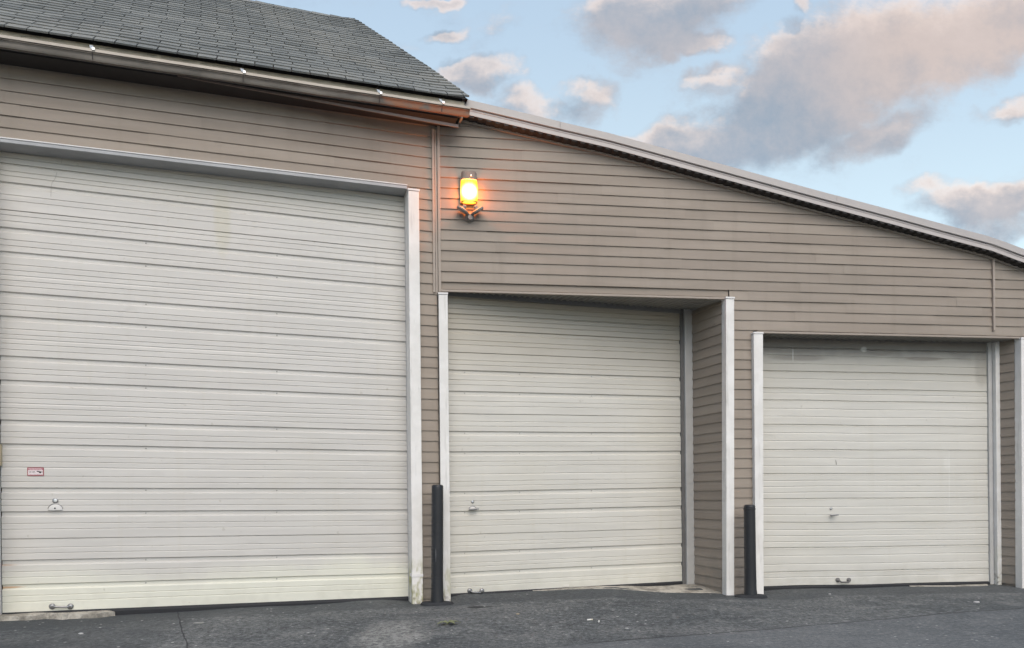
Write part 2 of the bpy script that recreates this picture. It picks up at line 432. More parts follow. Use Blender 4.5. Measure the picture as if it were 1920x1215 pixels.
# posts
p = MB(); zt = A.Z(775, 360, HA)
p.fbox(A, uP0, uP1, -.1, zt, OFA-.01, HA+.03)
po = p.build('door_post', M_whiteA, tg, bevel=.004)
c = MB(); c.fbox(A, uP0-.006, uP1+.006, zt+.001, zt+.022, OFA, HA+.037); c.build('post_cap', M_cap, po, bevel=.002)
c = MB(); c.fbox(A, uP0-.003, uP1+.003, A.Z(785,1081,HA+.03)-.004, A.Z(785,1076,HA+.03), -.05, HA+.034); c.build('post_sleeve_edge', M_cap, po, bevel=.002)
p = MB(); p.fbox(A, uL1-.115, uL1-.006, -.1, hdr_z0-.003, OFA-.01, HA+.03); po = p.build('door_post', M_white, tg, bevel=.004)
c = MB(); c.fbox(A, uL1-.02, uL1+.012, A.Z(5,873,OFA+.04), A.Z(5,833,OFA+.04), OFA, OFA+.045); c.build('latch_plate', m_paint('tan_plate', (.50,.43,.28), .6), po, bevel=.002)
# side track seen as the darker strip beside the door
t = MB(); t.fbox(A, uR1+.002, uP0-.002, .0, zt-.05, OFA-.03, OFA+.035); t.build('door_track', m_paint('track_paint', (.48,.47,.46), .5), tg, bevel=.003)
t = MB(); t.fbox(A, uR1+.0, uR1+.018, .0, zt-.05, OFA+.036, OFA+.05); t.build('weather_strip', m_paint('strip_paint', (.40,.39,.38), .6), tg)

L1 = [(283.5,'g'),(294,'g'),(305.5,'J'),(319,'g'),(328,'g'),(340.6,'d'),(363.8,'g'),(374.4,'g'),(392.8,'j'),(402,'g'),(413,'g'),(425.7,'d'),(448,'g'),(459,'g'),
 (471,'d'),(494,'g'),(505,'g'),(514.5,'s'),(524,'g'),(534.2,'g'),(546.6,'d'),(569,'g'),(579.6,'g'),(592,'d'),(615,'g'),(625.5,'g'),(634,'s'),(643,'g'),(654,'g'),
 (667,'d'),(689,'g'),(699,'g'),(712.4,'d'),(735,'g'),(745,'g'),(755,'s'),(764,'g'),(774.5,'g'),(787,'d'),(808.6,'g'),(819,'g'),(832,'d'),(854.5,'g'),(865,'g'),
 (875.5,'s'),(892,'g'),(902.8,'g'),(914.7,'d'),(936.3,'g'),(947.4,'g'),(959.7,'d'),(981.6,'g'),(992.5,'g'),(1010.5,'j'),(1027,'g'),(1037.6,'g'),(1051,'d'),
 (1072.5,'g'),(1083,'g'),(1097,'d'),(1118,'g'),(1129.5,'g')]
fe = [(A.Z(10, y, OFA), k) for y, k in L1]
RM = [(A.Z(10, a, OFA), A.Z(762, b, OFA)) for a, b in ((1149,1118.5),(1051,1037),(1010.5,1000),(914.7,916.8),(832,846),(392.8,470.4),(306,398.5))]
rm1 = lambda z: interp(z, RM) if RM[0][0] < z < RM[-1][0] else (z + (RM[0][1]-RM[0][0] if z <= RM[0][0] else RM[-1][1]-RM[-1][0]))
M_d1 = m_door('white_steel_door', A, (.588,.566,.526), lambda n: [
    (n.math('MULTIPLY', n.ss(n.math('ADD', n.xyz()[2], n.math('MULTIPLY', n.math('SUBTRACT', n.noise(.9, n.vec((1,1,.6)), 5), .5), .75)), .60, .34), .85), (.70,.69,.585)),  # cream tint painting in a pool of headlight glow along the bottom
    (n.math('MULTIPLY', n.blot(A, A.U(415,400), A.Z(415,400), .10, .45), .45), (.50,.47,.35)),
    (n.math('MULTIPLY', n.blot(A, uL1, A.Z(20,1105), .22, .012), .8), (.50,.28,.14)),
    (n.math('MULTIPLY', n.blot(A, uL1, A.Z(20,1062), .14, .012), .6), (.42,.30,.22)),
    (n.math('MULTIPLY', n.ss(n.xyz()[2], hdr_z0-.42, hdr_z0-.1), .55), (.50,.475,.40))])  # darker tan towards the header, painting in the shade beneath it
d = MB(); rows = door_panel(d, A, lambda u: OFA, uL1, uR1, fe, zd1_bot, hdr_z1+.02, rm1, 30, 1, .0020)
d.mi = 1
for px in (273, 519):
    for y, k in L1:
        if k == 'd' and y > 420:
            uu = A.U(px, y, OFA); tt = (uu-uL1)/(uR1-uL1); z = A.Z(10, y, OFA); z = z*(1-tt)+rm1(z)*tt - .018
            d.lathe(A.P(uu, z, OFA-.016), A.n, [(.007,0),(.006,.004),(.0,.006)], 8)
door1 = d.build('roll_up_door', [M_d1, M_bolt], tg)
door1['label'] = 'tall white ribbed door with a small red bordered sticker'
s = MB(); s.grid([[A.P(uL1+(uR1-uL1)*i/20, (zd1_bot*(1-i/20)+rm1(zd1_bot)*i/20)+dz, OFA+o) for i in range(21)] for dz, o in ((-.11,.012),(-.02,.016),(.004,.008),(.004,-.03))])
s.build('bottom_seal', M_dark, door1)
def lift_handle(fr, off, px0, px1, py, parent, drop=0.0, mat=None):
    u0, z = fr.uz(px0, py, off); u1, z1 = fr.uz(px1, py, off)
    b = MB(); mid = .03
    pts = [fr.P(u0, z, off), fr.P(u0+.012, z-drop*.3, off+mid), fr.P(u0+.03, z-drop, off+mid+.005), fr.P(u1-.03, z1-drop, off+mid+.005), fr.P(u1-.012, z1-drop*.3, off+mid), fr.P(u1, z1, off)]
    b.tube(pts, .0095, 10)
    for u, zz in ((u0+.004, z), (u1-.004, z1)): b.lathe(fr.P(u, zz, off), fr.n, [(.027,0),(.027,.005),(.017,.012),(0,.014)], 18)
    return b.build('lift_handle', mat or M_steel, parent, smooth=True)
lift_handle(A, OFA, 97, 133, 1137, door1)
def lock(fr, off, px, py_ring, py_dome, r_ring, r_dome, parent, bar=None, keyhole=False):
    u, z = fr.uz(px, py_ring, off); b = MB(); c0 = fr.P(u, z, off+.002)
    b.lathe(c0, fr.n, [(r_ring,0),(r_ring,.006),(r_ring*.72,.008),(r_ring*.70,.002),(r_ring*.68,.001)], 20)
    lk = b.build('lock_cylinder', M_steel, parent, smooth=False)
    b = MB(); b.lathe(c0, fr.n, [(r_ring*.68,.001),(r_ring*.6,.005),(r_ring*.2,.006),(r_ring*.18,.003),(0,.003)], 16); b.build('lock_face', M_zinc, lk)
    if r_dome:
        u2, z2 = fr.uz(px, py_dome, off); b = MB()
        NS = 20; rows = []
        for rr, h in ((1.0,-.002),(.94,.006),(.80,.012),(.55,.016),(.0,.017)):
            rows.append([fr.P(u2 + math.cos(math.pi*i/NS)*r_dome*rr, z2-.018 + math.sin(math.pi*i/NS)*r_dome*rr*.95, off+h) for i in range(NS+1)])
        b.grid(rows); b.grid([[r[0] for r in rows][::-1], [fr.P(u2, z2-.018, off-.002)]*5]); 
        b.build('lock_cover', m_paint('cover_paint', (.62,.605,.575), .45), lk, smooth=True)
        k = MB(); k.tube([fr.P(u2 + math.cos(math.pi*i/16)*r_dome*1.0, z2-.018 + math.sin(math.pi*i/16)*r_dome*.97, off+.004) for i in range(1, 16)], [.001+.0042*math.sin(math.pi*i/16) for i in range(1, 16)], 8); k.build('cover_shade_arc', M_steel, lk)  # dark arc added to draw the shade along the cover's upper edge
        if keyhole:
            k = MB(); k.lathe(fr.P(u2, z2, off+.016), fr.n, [(.007,0),(.007,.0035),(0,.004)], 12); k.build('keyhole', M_dark, lk)
    if bar:
        u2, z2 = fr.uz(bar[0], bar[2], off); u3, _ = fr.uz(bar[1], bar[2], off); b = MB()
        b.tube([fr.P(u2, z2, off+.035), fr.P(u2*.6+u3*.4, z2-.002, off+.045), fr.P(u3, z2+.001, off+.040)], [.010,.011,.006], 10)
        b.tube([fr.P(u2*.6+u3*.4, z2, off), fr.P(u2*.6+u3*.4, z2, off+.04)], .010, 10)
        b.build('turn_handle', M_steel, lk, smooth=True)
lock(A, OFA, 104, 938.5, 953, .024, .062, door1, keyhole=True)
# small plate on the bottom section
pl = MB(); u, z = A.uz(620, 1127, OFA); pl.fbox(A, u-.045, u+.045, z-.012, z+.012, OFA-.002, OFA+.004); pl.build('maker_plate', m_paint('plate_cream', (.66,.65,.60), .4), door1, bevel=.003)
# scratches
def scratch(fr, off, pts, parent, wdt=.003, col=(.33,.31,.28)):
    b = MB(); q = [fr.uz(x, y, off) for x, y in pts]
    b.tube([fr.P(u, z, off+.0005) for u, z in q], wdt/2, 5)
    b.build('scrape_mark', m_paint('scuff', col, .7), parent)
scratch(A, OFA, [(107,322),(104,334),(98,342),(96,350),(95.5,369)], door1)
scratch(A, OFA, [(117,290),(116,300),(115,306)], door1, .002)
# sticker
SOFF = OFA + .004
su0, sz1 = A.uz(51, 876.5, SOFF); su1, sz0 = A.uz(82, 892, SOFF)
red = m_paint('sticker_red', (.30,.035,.05), .4); pale = m_paint('sticker_white', (.72,.64,.64), .4); ink = m_paint('sticker_ink', (.03,.02,.025), .5); pinkr = m_paint('sticker_faded_red', (.48,.22,.25), .4)
b = MB(); b.fbox(A, su0, su1, sz0, sz1, SOFF-.004, SOFF); b.mi = 1
W_, H_ = su1-su0, sz1-sz0; fr_ = .045*W_
b.face(*[A.P(x, y, SOFF+.0006) for x, y in ((su0+fr_, sz0+fr_), (su1-fr_, sz0+fr_), (su1-fr_, sz0+H_*.68), (su0+fr_, sz0+H_*.68))]); b.mi = 2
b.face(*[A.P(x, y, SOFF+.0006) for x, y in ((su0+fr_, sz0+H_*.70), (su1-fr_, sz0+H_*.70), (su1-fr_, sz1-fr_*.8), (su0+fr_, sz1-fr_*.8))])
# camera pictogram: body, hood, bracket
b.mi = 3
def pic(pts): b.face(*[A.P(su0+W_*x, sz0+H_*y, SOFF+.0012) for x, y in pts])
pic([(.56,.50),(.72,.44),(.76,.56),(.60,.60)]); pic([(.70,.36),(.82,.30),(.86,.42),(.74,.50)]); pic([(.74,.44),(.95,.42),(.95,.47),(.76,.55)])
st = b.build('warning_sticker', [red, pale, pinkr, ink], door1)
def text(body, fr, u, z, h, off, mat, parent, width=None):
    cu = bpy.data.curves.new('lettering', 'FONT'); cu.body = body; cu.size = 1; cu.align_x = 'LEFT'
    o = bpy.data.objects.new('lettering', cu); C.objects.link(o)
    bpy.context.view_layer.update()
    me = bpy.data.meshes.new_from_object(o.evaluated_get(bpy.context.evaluated_depsgraph_get()))
    C.objects.unlink(o); bpy.data.objects.remove(o)
    xs = [v.co.x for v in me.vertices]; ys = [v.co.y for v in me.vertices]
    x0, x1, y0, y1 = min(xs), max(xs), min(ys), max(ys); sy = h/(y1-y0); sx = width/(x1-x0) if width else sy
    for v in me.vertices: v.co = fr.P(u+(v.co.x-x0)*sx, z+(v.co.y-y0)*sy, off)
    me.materials.clear(); me.materials.append(mat)
    o = bpy.data.objects.new('lettering', me); C.objects.link(o); o.parent = parent; o.matrix_parent_inverse = parent.matrix_world.inverted()
def stick_text(body, x, y, h, w, mat):
    text(body, A, su0+W_*x, sz0+H_*y, H_*h, SOFF+.0012, mat, door1, W_*w)
stick_text('WARNING', .08, .74, .17, .80, pale)
stick_text('24 HR.', .08, .36, .20, .42, ink)
stick_text('Video Surveillance', .07, .10, .15, .86, pinkr)

# ---- eaves and gutter of the tall garage
uE = A.U(876, 200, GOFF)                       # right end of the eave
uG = A.U(881, 215, GOFF)
gl_top = A.Z(0, 66, GOFF); gl_bot = A.Z(0, 85, GOFF)
uGL = uAleft - .3
gz1, gz0 = gl_top, gl_bot
# K-style profile (off from wall, z)
prof = [(GOFF-.115, gz1+.055), (GOFF-.115, gz0+.035), (GOFF-.025, gz0), (GOFF-.018, gz0+.012), (GOFF-.010, gz0+.035), (GOFF+.004, gz0+.055), (GOFF+.008, gz1-.036), (GOFF-.001, gz1-.034), (GOFF-.001, gz1-.022)]
def run(mb, prof, fr, u0, u1, n=24, sag=.0):
    mb.grid([[fr.P(u0+(u1-u0)*i/n, z + .004*noise.noise(Vector(((u0+(u1-u0)*i/n)*1.2, 0, 5))), o) for i in range(n+1)] for o, z in prof])
gt = MB(); run(gt, prof[1:], A, uGL, uG, 40); run(gt, [(o-.002, z) for o, z in prof[1:]][::-1], A, uGL, uG, 40)
gt.face(*[A.P(uG, z, o) for o, z in prof[1:]] + [A.P(uG, gz1-.01, GOFF-.115)])
gutter = gt.build('gutter', M_gut, tg)
lp = MB(); run(lp, [(GOFF-.001, gz1-.024), (GOFF+.012, gz1-.024), (GOFF+.012, gz1), (GOFF+.004, gz1+.003), (GOFF-.006, gz1-.006)], A, uGL, uG+.005, 40)
lp.build('gutter_lip', M_lip, gutter)
ib = MB(); ib.fbox(A, uGL, uG-.03, gz1-.02, gz1+.098, GOFF-.112, GOFF-.100); ib.build('gutter_back', M_olive, gutter)
ec = MB(); ec.tube([A.P(uG-.002, gz1-.006, GOFF+.01), A.P(uG-.002, gz1+.004, GOFF-.06), A.P(uG-.006, gz1+.045, GOFF-.11)], .006, 8); ec.build('gutter_end_rim', M_lip, gutter)
for px, py in ((172,93), (455,143), (711,186), (828,205)):
    hu = A.U(px, py, GOFF); b = MB()
    b.hexa([A.P(hu-.012,gz1+.085,GOFF-.105), A.P(hu+.012,gz1+.085,GOFF-.105), A.P(hu+.012,gz1+.083,GOFF-.112), A.P(hu-.012,gz1+.083,GOFF-.112),
            A.P(hu-.012,gz1+.115,GOFF-.09), A.P(hu+.012,gz1+.115,GOFF-.09), A.P(hu+.012,gz1+.113,GOFF-.112), A.P(hu-.012,gz1+.113,GOFF-.112)])
    b.build('hanger_strap', M_fdark, gutter); b = MB()
    b.hexa([A.P(hu-.010,gz1-.002,GOFF+.018), A.P(hu+.020,gz1-.006,GOFF+.018), A.P(hu+.020,gz1+.0,GOFF+.006), A.P(hu-.010,gz1+.002,GOFF+.006),
            A.P(hu-.024,gz1+.048,GOFF-.02), A.P(hu+.008,gz1+.044,GOFF-.02), A.P(hu+.008,gz1+.050,GOFF-.030), A.P(hu-.024,gz1+.052,GOFF-.030)])
    b.fbox(A, hu+.004, hu+.028, gz1-.016, gz1+.008, GOFF+.013, GOFF+.024)
    b.build('gutter_hanger', M_zinc, gutter, bevel=.002)
    b = MB(); b.tube([A.P(hu+.004, gz1-.024, GOFF+.011), A.P(hu+.004, gz0+.05, GOFF+.008), A.P(hu+.004, gz0+.0, GOFF-.012)], .003, 6); b.build('gutter_seam', M_fdark, gutter)
# debris caught on the gutter back (dark ragged grime at left)
b = MB(); u = uGL
while u < A.U(440, 120, GOFF):
    wdt = random.uniform(.02, .09); hh = random.uniform(.006, .040)
    b.hexa([A.P(u,gz1+.100-hh,GOFF-.099), A.P(u+wdt,gz1+.100-hh*random.uniform(.4,1),GOFF-.099), A.P(u+wdt,gz1+.096,GOFF-.118), A.P(u,gz1+.096,GOFF-.118),
            A.P(u,gz1+.106,GOFF-.108), A.P(u+wdt,gz1+.106,GOFF-.108), A.P(u+wdt,gz1+.108,GOFF-.118), A.P(u,gz1+.108,GOFF-.118)])
    u += wdt*random.uniform(.8, 2.0)
b.build('leaf_debris', M_fdark, gutter)['kind'] = 'stuff'
# fascia, soffit board
ev = MB(); ev.fbox(A, uGL, uE-.02, gz1-.05, A.Z(0, 51, GOFF-.055)+.060, GOFF-.15, GOFF-.128); ev.build('fascia', M_fdark, tg)
uS = A.U(858, 238, GOFF-.13)
zw = A.Z(0, 119, .02)
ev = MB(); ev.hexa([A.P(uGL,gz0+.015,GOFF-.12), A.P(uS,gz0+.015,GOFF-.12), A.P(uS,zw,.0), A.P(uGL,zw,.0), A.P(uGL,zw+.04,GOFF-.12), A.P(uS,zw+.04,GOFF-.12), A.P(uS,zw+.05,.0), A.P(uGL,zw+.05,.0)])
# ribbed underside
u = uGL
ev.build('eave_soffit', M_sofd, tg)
uS0 = A.U(330, 150, GOFF); zS = A.Z(858, 239, GOFF-.11)
ev = MB(); ev.hexa([A.P(uS0,gz0+.02,GOFF-.108), A.P(uS+.005,zS,GOFF-.108), A.P(uS+.005,zS,GOFF-.122), A.P(uS0,gz0+.02,GOFF-.122), A.P(uS0,gz0+.033,GOFF-.108), A.P(uS+.005,zS+.03,GOFF-.108), A.P(uS+.005,zS+.03,GOFF-.122), A.P(uS0,gz0+.033,GOFF-.122)]); ev.build('soffit_trim', m_paint('brown_trim', (.20,.16,.14), .6), tg)
ev = MB(); ev.fbox(A, uE-.035, uE-.012, gz0+.03, gz1+.09, .02, GOFF-.127); ev.build('eave_end_board', M_trim, tg)

# ---- shingle roof
PIT = R(40.5); EO = GOFF - .055                # eave edge distance from wall
ez = A.Z(0, 47, EO)
up = (math.cos(PIT), math.sin(PIT))
def RP(u, s, h=0.0):     # point on roof: u along eave, s up slope, h above
    return A.P(u, ez + up[1]*s + h*math.cos(PIT), EO - up[0]*s + h*math.sin(PIT)*1.0)
# ridge corner from the photo
dq = ray(668, 39); nr = Vector((0, 0, 1))*math.cos(PIT) + A.n*math.sin(PIT)
tq = (RP(0, 0) - CAM).dot(nr)/dq.dot(nr); Q = CAM + dq*tq
sTop = (Q.z-ez)/up[1]; uTop = (Q-A.o).dot(A.u)
uE0 = A.U(880, 191, EO)
def uHip(s):
    t = s/sTop; return uE0 + (uTop-uE0)*t + .10*math.sin(math.pi*t)*(1-t)*.6
ROWS = 30; EXP = sTop/ROWS; TW = .168
rf = MB(); 
for r in range(ROWS+1):
    s0 = r*EXP - (.02 if r == 0 else 0); s1 = min((r+1)*EXP, sTop)
    jo = (r % 2 == 0)
    end = uHip(min(s0, sTop)); u = uGL - .1 + ((r//2) % 2)*TW*.06 + (0 if jo else .5)*TW - (r//2)*.012
    while u < end - .01:
        wdt = TW*(1 + random.uniform(-.03, .03)) if jo else TW*random.choice((4, 5, 6))
        u1 = min(u+wdt, end)
        gap = .011 if jo and u1 < end else 0.0
        NS = max(1, int((u1-u)/.1)); th = .011 + random.uniform(-.002, .002)
        lift = random.uniform(0, .003)
        if r == 13 and A.U(640, 95, .1) < u < A.U(655, 95, .1)+.3: lift = .02
        lo, hi, un = [], [], []
        for k in range(NS+1):
            uu = u + (u1-gap-u)*k/NS
            dl = max(0, 1-(end-uu)/.45); cv = .045*dl*dl*(1 - .3*r/ROWS)
            wv = .006*noise.noise(Vector((uu*1.5, s0*1.5, 2)))
            eu = min(uu, uHip(min(s1+EXP*.5, sTop))+.02)
            un.append(RP(uu, s0+cv*1.2, cv*.25+wv-.004)); lo.append(RP(uu, s0+cv*1.2, th+lift+cv*.25+wv)); hi.append(RP(eu, min(s1+EXP*.5, sTop+.01)+cv*1.0, -.001+cv*.2+wv))
        rf.grid([un, lo, hi])
        rf.face(un[0], lo[0], hi[0]); rf.face(un[-1], hi[-1], lo[-1])
        u = u1
roof = rf.build('roof', M_shin, tg)
# roof deck below, flat top behind the break, and the hip face
dk = MB(); NB = 12
dk.grid([[RP(uGL-.1 + (uHip(sTop*j/NB)-uGL+.1-.012)*i/20, sTop*j/NB, -.008) for i in range(21)] for j in range(NB+1)])
topL, topR = RP(uGL-.1, sTop, -.004), RP(uTop-.01, sTop, -.004)
back = A.n*-4.5 + Vector((0, 0, .5))
dk.face(topL, topR, topR+back-A.u*.6, topL+back)
for j in range(NB):
    a, b_ = RP(uHip(sTop*j/NB)-.012, sTop*j/NB, -.008), RP(uHip(sTop*(j+1)/NB)-.012, sTop*(j+1)/NB, -.008)
    dz = Vector((0, 0, 1)); off = A.n*-5
    dk.face(a, b_, b_+off, a+off)
dk.face(RP(uGL-.1, 0, -.008), RP(uGL-.1, sTop, -.008), topL+back, Vector((topL+back).to_2d().to_3d())+Vector((0,0,ez)))
dk.build('roof_deck', M_fdark, tg)
rc = MB(); 
u = uGL
while u < uTop - .03:
    u1 = min(u + .24, uTop + .01); hh = random.uniform(.0, .008)
    rc.hexa([RP(u, sTop-.06, .003+hh), RP(u1, sTop-.06, .002), RP(u1, sTop-.062, -.004), RP(u, sTop-.062, -.004),
             RP(u, sTop+.01, .016+hh), RP(u1, sTop+.01, .012), A.P(u1, RP(u1,sTop).z+.0, EO-up[0]*sTop-.10), A.P(u, RP(u,sTop).z+.0, EO-up[0]*sTop-.10)])
    u = u1 - .01
rc.build('ridge_cap', M_shin, roof)

# ================================================================== LOW WING
lw = empty('low_garage', B.P(1.5, 0, 0), 'lower taupe clapboard garage wing with sloping roofline and two smaller roll-up doors', 'garage')
zB = B.Z(880, 392.7, LIP); z0B = zB - LAP*math.floor(zB/LAP+1)
HB = .03
ro = .13
TT = [(B.uz(x, y, ro)) for x, y in ((830,175.5),(882,189),(1140,249.6),(1400,321.5),(1630,384),(1861,445.8),(1925,470))]
sl = (TT[-1][1]-TT[-2][1])/(TT[-1][0]-TT[-2][0]); TT.append((TT[-1][0]+3.2, TT[-1][1]+sl*.62*3.2))
zt_ = lambda u: interp(u, TT)
FH1, FH2 = .088, .062
uBR = TT[-1][0] - .1
h2z = B.Z(1100, 553, HB); h3z = B.Z(1660, 628.5, HB)
u2a, u2b = B.U(824, 900, HB), B.U(1376, 900, HB)
u3a, u3b = B.U(1413.5, 900, HB), B.U(1918, 900, HB)
u3c = u3b + .11
def spanB(z):
    R_ = uBR
    # rake: rightmost u where the fascia foot stays above z
    if zt_(R_) - FH1 - FH2 < z:
        lo, hi = 0.0, R_
        for _ in range(30):
            m_ = (lo+hi)/2
            if zt_(m_) - FH1 - FH2 + .05 < z: hi = m_
            else: lo = m_
        R_ = lo
    if z > h2z+.018: return [(.012, R_)]
    if z > h3z+.018: return [(u2b-.02, R_)]
    return [(u2b-.02, u3a+.02), (u3c-.03, R_)]
w = MB(); siding(w, B, z0B, zt_(0), spanB); w.build('siding_wall', M_sid, lw)
cw = MB()
def core(u0, u1, z0, slope=False):
    n = 12
    for i in range(n):
        a, b_ = u0+(u1-u0)*i/n, u0+(u1-u0)*(i+1)/n
        za, zb = zt_(a)-.10, zt_(b_)-.10
        cw.hexa([B.P(a,z0,-.006), B.P(b_,z0,-.006), B.P(b_,z0,-.10), B.P(a,z0,-.10), B.P(a,za,-.006), B.P(b_,zb,-.006), B.P(b_,zb,-.10), B.P(a,za,-.10)])
core(.0, u2b-.03, h2z+.02); core(u2b-.02, u3a+.01, -.3); core(u3a+.02, u3c-.03, h3z+.02); core(u3c-.02, uBR, -.3)
cw.fbox(B, uBR-.1, uBR, -.3, zt_(uBR)-.1, -7, -.11); cw.fbox(B, .3, uBR-.11, -.3, 2.2, -7.2, -7.01)
cw.build('wall_core', M_sid2, lw)
# rake trim in the roof's own slope
def rake(mb, o0, o1, d0, d1, u0=None, u1=None, n=60):
    u0 = TT[0][0]-.05 if u0 is None else u0; u1 = TT[-1][0] if u1 is None else u1
    us = [u0+(u1-u0)*i/n for i in range(n+1)]
    wv = lambda u: .004*noise.noise(Vector((u*1.1, 4, 0)))
    mb.grid([[B.P(u, zt_(u)-d+wv(u), o) for u in us] for o, d in ((o0,d1),(o1,d1),(o1,d0),(o0,d0))], False)
    mb.grid([[B.P(u, zt_(u)-d+wv(u), o) for u in us] for o, d in ((o0,d0),(o0,d1))])
uSp = [TT[0][0]-.05, B.U(1050,240,ro), B.U(1568,372,ro), TT[-1][0]]
for i in range(3):
    f1 = MB(); rake(f1, .0, ro+.012+(.002 if i == 1 else 0), 0 + (.003 if i == 1 else 0), FH1-.004, uSp[i], uSp[i+1]-.003, 24)
    f1.build('rake_drip_edge', M_fasc2, lw)
f3 = MB(); rake(f3, .0, ro+.020, FH1-.018, FH1-.008); f3.build('drip_edge_hem', M_fasc2, lw)
f2 = MB(); rake(f2, .02, ro, FH1, FH1+FH2); f2.build('rake_fascia', M_fasc, lw)
f4 = MB(); rake(f4, .02, ro+.005, FH1+.012, FH1+.017); f4.build('fascia_bead', M_fasc, lw)
# ribbed soffit under the rake
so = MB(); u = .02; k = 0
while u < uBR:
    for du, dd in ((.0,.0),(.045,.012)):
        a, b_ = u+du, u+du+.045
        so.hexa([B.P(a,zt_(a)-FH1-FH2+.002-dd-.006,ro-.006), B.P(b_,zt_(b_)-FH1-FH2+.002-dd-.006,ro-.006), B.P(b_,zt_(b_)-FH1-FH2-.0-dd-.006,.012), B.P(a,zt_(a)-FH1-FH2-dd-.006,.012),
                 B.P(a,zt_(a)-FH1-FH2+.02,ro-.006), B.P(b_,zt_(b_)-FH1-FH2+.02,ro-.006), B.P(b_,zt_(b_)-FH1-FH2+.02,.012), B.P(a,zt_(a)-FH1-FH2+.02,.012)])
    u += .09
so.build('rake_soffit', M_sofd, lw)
fm = MB(); rake(fm, .0, .03, FH1+FH2+.012, FH1+FH2+.034); fm.build('frieze_trim', M_trim, lw)
rp = MB(); us = [TT[0][0]-.05+(TT[-1][0]-TT[0][0]+.05)*i/30 for i in range(31)]
rp.grid([[B.P(u, zt_(u)-.004, o) for u in us] for o in (ro, -7.2)]); rp.grid([[B.P(u, zt_(u)-.05, o) for u in us] for o in (-7.2, ro-.02)])
rp.build('roof', M_roofmetal, lw)
# corner trims
zc0 = B.Z(828, 547, .03)
t = MB(); t.fbox(A, -.055, -.030, zc0-.01, gz0-.03, .0, .026); t.fbox(A, -.026, -.004, zc0-.01, gz0-.03, .0, .020)
t.build('corner_trim', M_trim, tg, bevel=.003)
t = MB(); t.fbox(B, .004, .034, zc0, zt_(0)-.16, .0, .026); t.build('corner_trim', M_trim, lw, bevel=.003)
us0, zs0 = B.uz(1865, 620, .03)
t = MB(); t.fbox(B, us0-.016, us0+.010, zs0, zt_(us0)-FH1-FH2-.03, .0, .034); t.build('seam_trim', M_trim, lw, bevel=.003)
# headers
def header(z, ua, ub, nm):
    t = MB(); t.fbox(B, ua, ub, z-.006, z+.016, .0, .030); t.build(nm, M_trim, lw, bevel=.004)
    k = z0B
    while k + LAP/2 <= z+.018: k += LAP
    w = MB(); n = int((ub-ua)/.4)+1; us = [ua+.02+(ub-ua-.02)*i/n for i in range(n+1)]
    w.grid([[B.P(u, zz, o) for u in us] for zz, o in ((z+.0235, -.004), (z+.0235, .021), (k+.008, .004))])
    w.build('starter_course', M_sid, lw)
header(h2z, u2a+.04, u2b-.012, 'header_trim'); header(h3z, u3a+.05, u3b+.07, 'header_trim')
# posts of the wing
def post(px0, px1, py_top, mat, off0=-.05, off1=.065, nm='door_post', px0b=None, px1b=None):
    zt = B.Z((px0+px1)/2, py_top, off1); a, b_ = B.U(px0, py_top+20, off1), B.U(px1, py_top+20, off1)
    a2 = B.U(px0b or px0, 1110, off1); b2 = B.U(px1b or px1, 1110, off1)
    p = MB(); p.hexa([B.P(a2,-.1,off1), B.P(b2,-.1,off1), B.P(b2,-.1,off0), B.P(a2,-.1,off0), B.P(a,zt,off1), B.P(b_,zt,off1), B.P(b_,zt,off0), B.P(a,zt,off0)])
    po = p.build(nm, mat, lw, bevel=.004)
    c = MB(); c.fbox(B, a-.005, b_+.005, zt+.001, zt+.020, off0, off1+.006); c.build('post_cap', M_cap, po, bevel=.002)
    return po
post(822.5, 839.5, 552, M_whiteB, px0b=828, px1b=845)
post(1361.5, 1377, 560, M_white, px0b=1362, px1b=1376.5)
post(1413.5, 1431, 626, M_white, px0b=1417, px1b=1432)
post(1915, 1936, 636, M_white, off1=.05, px0b=1917, px1b=1938)

# ---- recess 2 (door parallel to the old wall)
D2 = Frame(0, 0, 18.3); p0 = B.P(B.U(843, 900, -.14), 0, -.14); D2.o = p0
u2L = -.08; z2L = h2z
u2R = D2.U(1276.5, 850); u2J = D2.U(1297, 850)
zb2L = D2.Z(850, 1113.5); zb2R = D2.Z(1277, 1090.5)
zt2 = D2.Z(1275, 583)
L2 = [(558,'g'),(568.8,'g'),(578,'g'),(588,'J'),(597,'g'),(606,'g'),(617,'d'),(636.5,'g'),(645,'g'),(660,'j'),(674.4,'g'),(683,'g'),(694,'d'),(712,'g'),(721,'g'),
 (733.4,'d'),(751.4,'g'),(760.3,'g'),(775.4,'j'),(789.4,'g'),(798.6,'g'),(809,'d'),(827.5,'g'),(836.3,'g'),(847,'d'),(865.4,'g'),(874,'g'),(889.5,'s'),(903,'g'),(912,'g'),
 (922.5,'d'),(940,'g'),(949,'g'),(959,'d'),(977,'g'),(987,'g'),(1002.7,'j'),(1016.8,'g'),(1024,'g'),(1035,'d'),(1056,'g'),(1063.7,'g'),(1073.6,'d'),(1093,'g'),(1100.7,'g')]
fe2 = [(D2.Z(850, y), k) for y, k in L2]
def z2(l, r): return (D2.Z(850, l), D2.Z(1270, r))
RM2 = [z2(1113.5,1090.5), z2(1002.7,990), z2(922.5,914), z2(775.4,781), z2(660,677), z2(588,611)]
rm2 = lambda z: z + (RM2[0][1]-RM2[0][0]) if z <= RM2[0][0] else (z + (RM2[-1][1]-RM2[-1][0]) if z >= RM2[-1][0] else interp(z, RM2))
